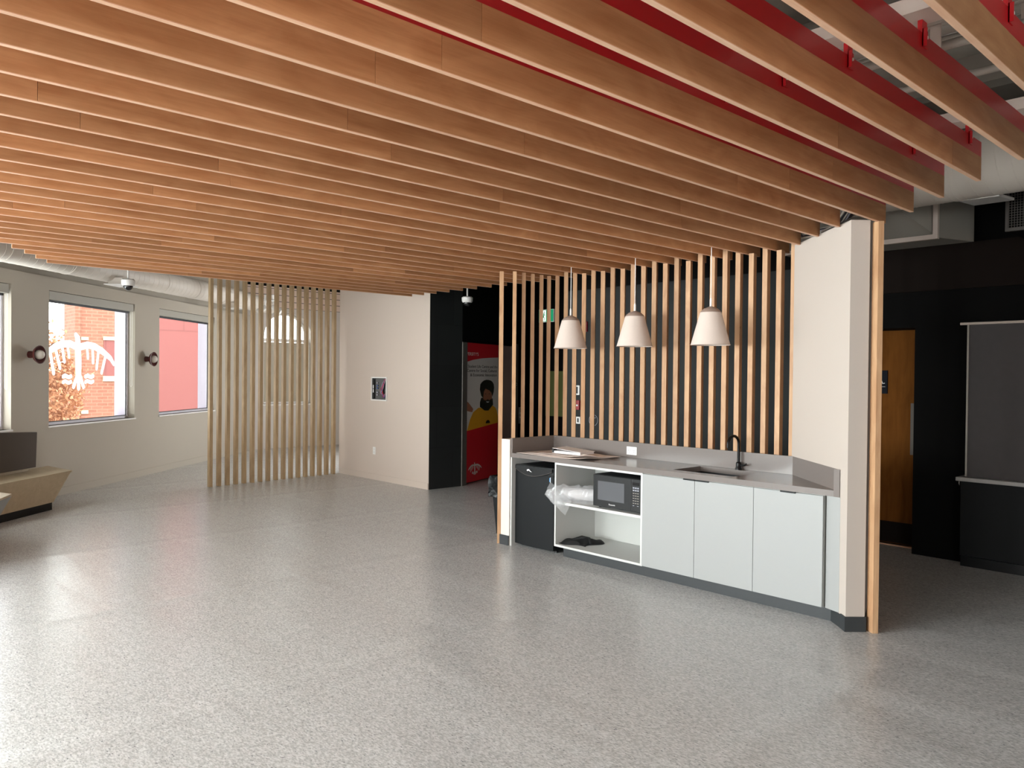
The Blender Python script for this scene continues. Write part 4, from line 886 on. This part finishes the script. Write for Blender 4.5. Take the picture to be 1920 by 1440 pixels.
# ------------------------------------------------------------------ ceiling devices
def dome(x, y, z, lab):
    t = thing('dome_camera', (x, y, z), lab, 'camera', 'hanging dome cameras')
    obj('housing', MB().lathe((x, y, z), [(0.065, 0), (0.078, 0.02), (0.08, 0.07), (0.06, 0.085), (0.02, 0.09)], 32), PWHITE, t, smooth=True)
    obj('dome', MB().sphere((x, y, z-0.005), 0.056, (1, 1, 0.95)), SMOKE, t, smooth=True)
    obj('rod', MB().lathe((x, y, z+0.088), [(0.011, 0), (0.011, CEZ-z-0.088)], 10), PWHITE, t)
dome(-10.43, 3.14, 2.74, 'white dome camera with dark lens hanging in front of the window wall')
dome(-8.57, 7.10, 2.695, 'white dome camera hanging before the black lift lobby wall')
sl = thing('spotlight', (-12.9, 6.2, 2.82), 'white twin head spotlight seen through the left wooden screen', 'spotlight')
cx, cy2, cz = -12.9, 6.2, 2.93
obj('canopy', MB().lathe((cx, cy2, cz), [(0.12, 0), (0.12, 0.012), (0.085, 0.014), (0.085, 0.10)], 28), PWHITE, sl, smooth=True)
obj('rod', MB().lathe((cx, cy2, cz+0.1), [(0.012, 0), (0.012, CEZ-cz-0.1)], 10), PWHITE, sl)
for s in (-1, 1):
    e = Vector((0.68, 0.73, 0))*s
    c = Vector((cx, cy2, cz)); a = c+e*0.06; b_ = a+e*0.04+Vector((0, 0, -0.13))
    obj('arm', MB().tube([a, b_], 0.01, 8), PWHITE, sl)
    obj('lamp_head', MB().tube([b_-e*0.05+Vector((0, 0, 0.03)), b_+e*0.10+Vector((0, 0, -0.07))], [0.04, 0.055], 20), PWHITE, sl, smooth=True)
# wall sconces
for tt, lab in [(-0.667, 'maroon ring wall sconce with frosted globe left of the bird decal window'), (2.05, 'maroon ring wall sconce with frosted globe between the two right windows')]:
    c = W(tt, 0, 1.87); t = thing('wall_sconce', c, lab, 'sconce', 'maroon wall sconces')
    obj('base', MB().lathe(c, [(0.045, 0), (0.045, 0.03), (0.04, 0.05), (0.04, 0.085)], 28, WN), MAROON, t, smooth=True)
    m_ = MB(); m_.lathe(c, [(0.035, 0.078), (0.06, 0.082), (0.095, 0.105), (0.114, 0.135), (0.117, 0.142), (0.108, 0.144), (0.088, 0.118), (0.055, 0.095), (0.035, 0.09)], 40, WN, cap=False); obj('ring', m_, MAROON, t, smooth=True)
    obj('globe', MB().sphere(c+WN*0.135, 0.060), OPAL, t, smooth=True)
# left spiral duct
def duct(name, pts, r, lab, seam):
    t = thing(name, pts[0], lab, 'duct'); P = []
    for a, b_ in zip(pts, pts[1:]):
        for q in range(8): P.append(Vector(a).lerp(Vector(b_), q/8))
    P.append(Vector(pts[-1])); obj('spiral_tube', MB().tube(P, r, 32), DUCTM, t, smooth=True)
    L_ = (Vector(pts[-1])-Vector(pts[0])).length; d = (Vector(pts[-1])-Vector(pts[0])).normalized(); n_ = int(L_/seam)
    m_ = MB(); e1 = d.cross(Vector((0, 0, 1))).normalized(); e2 = d.cross(e1)
    st = int(L_/0.09*0.5)*12; prev = None; pp = []
    for q in range(int(L_/0.12)*28):
        a = q*2*math.pi/28; c = Vector(pts[0])+d*(q*0.12/28)
        if len(pts) > 2:      # follow the bent path
            s_ = (q*0.12/28)/L_*(len(pts)-1); i_ = min(int(s_), len(pts)-2); c = Vector(pts[i_]).lerp(Vector(pts[i_+1]), s_-i_)
        pp.append(c+(e1*math.cos(a)+e2*math.sin(a))*(r+0.0008))
    m_.tube(pp, 0.0018, 4); obj('spiral_seam', m_, DUCTM, t)
    for k_ in range(1, n_+1):
        s_ = (k_/(n_+1))*(len(pts)-1); i_ = min(int(s_), len(pts)-2); c = Vector(pts[i_]).lerp(Vector(pts[i_+1]), s_-i_)
        obj('joint_collar', MB().tube([c-d*0.02, c+d*0.02], r+0.005, 32), DUCTM, t, smooth=True)
    return t
duct('spiral_duct', [W(-4, 0.42, 3.04), W(-1.2, 0.46, 3.05), W(1.6, 0.48, 3.06), W(4.2, 0.46, 3.08), W(6.2, 0.40, 3.08)], 0.165, 'pale round spiral duct running above the left windows', 1.05)
for tt, lab in [(0.35, 'white supply register box on the duct beside the dome camera'), (4.05, 'white supply register on the duct next to the wooden screen')]:
    t = thing('supply_register', W(tt, 0.55, 2.83), lab, 'vent', 'registers on the left duct')
    obj('box', MB().fbox(F_W, (tt-0.15, 0.50, 2.862), (tt+0.15, 0.70, 2.95)), DUCTM, t); obj('grille', MB().fbox(F_W, (tt-0.19, 0.46, 2.85), (tt+0.19, 0.74, 2.862)), PWHITE, t)
# right spiral duct, transition box, diffuser, grille
duct('spiral_duct', [(-3.1, 6.62, 3.30), (0.0, 6.45, 3.30), (4.5, 6.2, 3.30)], 0.26, 'large pale round spiral duct beside the ends of the baffles at right', 1.5)
bxd = thing('duct_box', (-2.9, 7.4, 2.85), 'dull beige rectangular duct transition above the dark corridor', 'duct')
m_ = MB(); m_.hexa([(-3.9, 7.3, 2.90), (-2.46, 7.3, 2.90), (-2.30, 7.75, 2.90), (-3.9, 7.75, 2.90), (-3.9, 7.3, 3.5), (-2.46, 7.3, 3.5), (-2.30, 7.75, 3.5), (-3.9, 7.75, 3.5)]); obj('box', m_, CEILM, bxd)
m_ = MB(); m_.box((-3.9, 7.27, 2.885), (-2.44, 7.31, 2.925)); m_.box((-2.48, 7.27, 2.925), (-2.44, 7.31, 3.5)); m_.box((-3.9, 7.27, 3.22), (-2.48, 7.31, 3.26)); obj('flange', m_, BEAMM, bxd)
m_ = MB(); m_.hexa([(-3.9, 7.0, 3.05), (-2.70, 7.05, 3.15), (-2.48, 7.30, 2.93), (-3.9, 7.30, 2.93), (-3.9, 7.0, 3.2), (-2.70, 7.05, 3.2), (-2.48, 7.30, 3.21), (-3.9, 7.30, 3.21)]); obj('taper', m_, CEILM, bxd)
df = obj('ceiling_diffuser', MB().hexa([(-2.08, 6.62, 3.045), (-1.80, 6.62, 3.04), (-1.80, 7.0, 3.07), (-2.08, 7.0, 3.07), (-2.08, 6.62, 3.06), (-1.80, 6.62, 3.06), (-1.80, 7.0, 3.09), (-2.08, 7.0, 3.09)]), PWHITE); tag(df, 'flat white diffuser panel under the large duct at right', 'vent')
gr = thing('return_grille', (-1.6, 7.2, 2.87), 'dark wire mesh return grille at the right edge under the duct', 'vent')
m_ = MB(); m_.box((-1.91, 7.19, 2.865), (-0.9, 7.22, 2.89)); m_.box((-1.91, 7.19, 3.3), (-0.9, 7.22, 3.32)); m_.box((-1.91, 7.19, 2.89), (-1.89, 7.22, 3.3)); m_.box((-0.92, 7.19, 2.89), (-0.9, 7.22, 3.3)); GRM = mat('dark_grille_metal', '#4c4743', 0.6)
obj('frame', m_, GRM, gr)
m_ = MB()
for i in range(48): m_.box((-1.89+0.02*i, 7.2, 2.89), (-1.886+0.02*i, 7.204, 3.3))
for i in range(21): m_.box((-1.89, 7.204, 2.89+0.02*i), (-0.92, 7.207, 2.894+0.02*i))
obj('mesh', m_, GRM, gr); obj('back_box', MB().box((-1.9, 7.25, 2.87), (-0.9, 7.7, 3.3)), BLACKW, gr)

# ------------------------------------------------------------------ right side: door, shutter
dz = struct('door_1', MB().box((-3.72, 8.15, 0.02), (-2.835, 8.199, 2.155)), DOORW)
obj('kick_plate', MB().box((-3.72, 8.146, 0.025), (-2.84, 8.15, 0.235)), BROWNW, dz, label='dark brown kick plate')
obj('push_plate', MB().box((-2.955, 8.147, 0.92), (-2.842, 8.15, 1.43)), mat('worn_steel_plate', '#6b635a', 0.6, metal=0.3), dz, label='steel push plate')
obj('threshold', MB().box((-3.72, 8.11, 0.0), (-2.835, 8.15, 0.01)), BIRCH_EDGE, dz)
sg = obj('accessible_sign', MB().box((-3.36, 8.135, 1.52), (-3.178, 8.1495, 1.755)), NAVY, bevel=0.001); tag(sg, 'navy accessible toilet sign with a white wheelchair symbol on the wooden door', 'sign')
SF = lambda u, v, w: Vector((u, 8.135-w, v)); m_ = MB()
for k in range(16):
    a0 = R(60)+R(250)*k/16; a1 = R(60)+R(250)*(k+1)/16
    stroke(m_, SF, [(-3.262+0.032*math.cos(a0+1.2), 1.638+0.030*math.sin(a0+1.2)), (-3.262+0.032*math.cos(a1+1.2), 1.638+0.030*math.sin(a1+1.2))], 0.006, 0.0004)
stroke(m_, SF, [(-3.268, 1.688), (-3.265, 1.655), (-3.235, 1.650), (-3.222, 1.622), (-3.205, 1.625)], 0.008, 0.0006); stroke(m_, SF, [(-3.267, 1.672), (-3.243, 1.668)], 0.007, 0.0006); stroke(m_, SF, [(-3.268, 1.70), (-3.267, 1.702)], 0.014, 0.0006)
obj('wheelchair_symbol', m_, INKW, sg)
obj('rule_line', MB().fbox(SF, (-3.34, 1.588, 0), (-3.198, 1.591, 0.0008)), INKW, sg)
m_ = MB()
for k in range(6): m_.lathe(SF(-3.335+0.012*k, 1.562+0.006*(k % 2), 0), [(0.0025, 0), (0.0025, 0.001)], 8, (0, -1, 0))
obj('braille', m_, INKW, sg)
sh = thing('service_counter', (-1.5, 7.7, 0), 'black service counter base with a pale ledge under the grey screen', 'counter')
obj('base', MB().box((-2.37, 7.735, 0.09), (1.5, 7.88, 0.765)), mat('black_laminate', '#0f1213', 0.6, spec=0.25), sh, bevel=0.002)
obj('toe_kick', MB().box((-2.36, 7.725, 0.0), (1.5, 7.88, 0.088)), BLK, sh)
obj('ledge', MB().box((-2.39, 7.66, 0.765), (1.5, 7.88, 0.80)), mat('pale_ledge', '#a9a7a4', 0.35), sh, bevel=0.004)
obj('hook', MB().tube([(-2.372, 7.70, 0.764), (-2.372, 7.70, 0.735), (-2.366, 7.69, 0.728)], 0.004, 8), STEEL, sh)
rs = thing('roller_screen', (-1.5, 7.72, 0.80), 'grey fabric roller screen closing the opening above the black counter', 'screen')
obj('screen_fabric', MB().box((-2.325, 7.755, 0.802), (1.45, 7.765, 2.16)), MESHG, rs)
obj('side_rail', MB().box((-2.34, 7.745, 0.802), (-2.326, 7.775, 2.16)), PIPEM, rs)
obj('top_bar', MB().tube([(-2.40, 7.76, 2.172), (1.5, 7.76, 2.172)], 0.012, 12), BEAMM, rs, smooth=True)

# ------------------------------------------------------------------ benches
b1 = thing('bench', W(-1.8, 0.4, 0), 'built-in pale wood bench with dark back cushion under the left windows', 'bench', 'pale wood benches')
ta = -4.6
P = lambda t, o, z: W(t, o, z)
fo = 0.61
m_ = MB()
tip = 0.565   # wall coordinate of the pointed front tip at seat height
tipP = Vector((-10.833, 2.608, 0)); tipT = (tipP-WP).dot(WD); tipO = (tipP-WP).dot(WN)
kP = Vector((-10.60, 2.36, 0)); kT = (kP-WP).dot(WD)
bkP = Vector((-11.45, 2.56, 0)); bkT = (bkP-WP).dot(WD); bkO = max(0.03, (bkP-WP).dot(WN))
m_.hexa([P(ta, tipO, 0.09), P(kT, tipO, 0.09), P(kT-0.05, 0.03, 0.09), P(ta, 0.03, 0.09), P(ta, tipO, 0.415), P(tipT-0.01, tipO, 0.415), P(bkT, 0.03, 0.415), P(ta, 0.03, 0.415)])
obj('base', m_, BENCHW, b1)
m_ = MB(); m_.hexa([P(ta, tipO+0.012, 0.416), P(tipT, tipO+0.012, 0.416), P(bkT+0.01, 0.03, 0.416), P(ta, 0.03, 0.416), P(ta, tipO+0.012, 0.43), P(tipT+0.003, tipO+0.012, 0.43), P(bkT+0.013, 0.03, 0.43), P(ta, 0.03, 0.43)])
obj('seat', m_, BENCHW, b1)
m_ = MB(); m_.hexa([P(ta, tipO-0.01, 0.0), P(kT-0.01, tipO-0.01, 0.0), P(kT-0.06, 0.04, 0.0), P(ta, 0.04, 0.0), P(ta, tipO-0.01, 0.0895), P(kT-0.01, tipO-0.01, 0.0895), P(kT-0.06, 0.04, 0.0895), P(ta, 0.04, 0.0895)])
obj('plinth', m_, BLKM, b1, label='dark recessed plinth')
A1 = Vector((-10.675, 1.825, 0)); A2 = Vector((-11.112, 2.294, 0)); dd = (A1-A2)
far = A2+dd*5.5; zt2 = 0.905+0.065*5.5*0.6; nb = Vector((-0.7317, -0.6816, 0))*0.07
m_ = MB(); m_.hexa([far+Vector((0, 0, 0.47)), A2+Vector((0.015, -0.016, 0.47)), A2+nb+Vector((0, 0, 0.47)), far+nb+Vector((0, 0, 0.47)),
                   far+Vector((0, 0, zt2)), A2+Vector((0, 0, 0.905)), A2+nb+Vector((0, 0, 0.905)), far+nb+Vector((0, 0, zt2))])
obj('backrest', m_, UPH, b1, bevel=0.006, label='charcoal upholstered back panel')
m_ = MB(); m_.hexa([far+nb+Vector((0, 0, 0.43)), A2+nb+dd*0.1+Vector((0, 0, 0.43)), A2+nb*2+dd*0.1+Vector((0, 0, 0.43)), far+nb*2+Vector((0, 0, 0.43)), far+nb+Vector((0, 0, 0.85)), A2+nb+dd*0.1+Vector((0, 0, 0.85)), A2+nb*2+dd*0.1+Vector((0, 0, 0.85)), far+nb*2+Vector((0, 0, 0.85))])
obj('back_support', m_, BENCHW, b1)
b2 = thing('bench', (-8.5, 0.9, 0), 'pale wood bench with a pointed end cut off by the left edge', 'bench', 'pale wood benches')
T = [(-8.985, 1.636), (-7.90, 1.06), (-7.55, 0.50), (-8.20, -0.03), (-9.56, 1.435)]; cx_ = sum(p[0] for p in T)/5; cy_ = sum(p[1] for p in T)/5
def shr(p, s, dx=0, dy=0): return (cx_+(p[0]-cx_)*s+dx, cy_+(p[1]-cy_)*s+dy)
m_ = MB(); nT = len(T); b_ = [m_.bm.verts.new((*shr(p, 0.78, -0.10, -0.03), 0.09)) for p in T]; t_ = [m_.bm.verts.new((p[0], p[1], 0.43)) for p in T]
m_.bm.faces.new(b_); m_.bm.faces.new(t_)
for i in range(nT): m_.bm.faces.new((b_[i], b_[(i+1) % nT], t_[(i+1) % nT], t_[i]))
obj('base', m_, LAM, b2, label='white laminate sides leaning inward')
obj('seat', MB().poly(T, 0.4305, 0.45), BENCHW, b2)
obj('plinth', MB().poly([shr(p, 0.74, -0.10, -0.03) for p in T], 0.0, 0.0895), BLKM, b2)
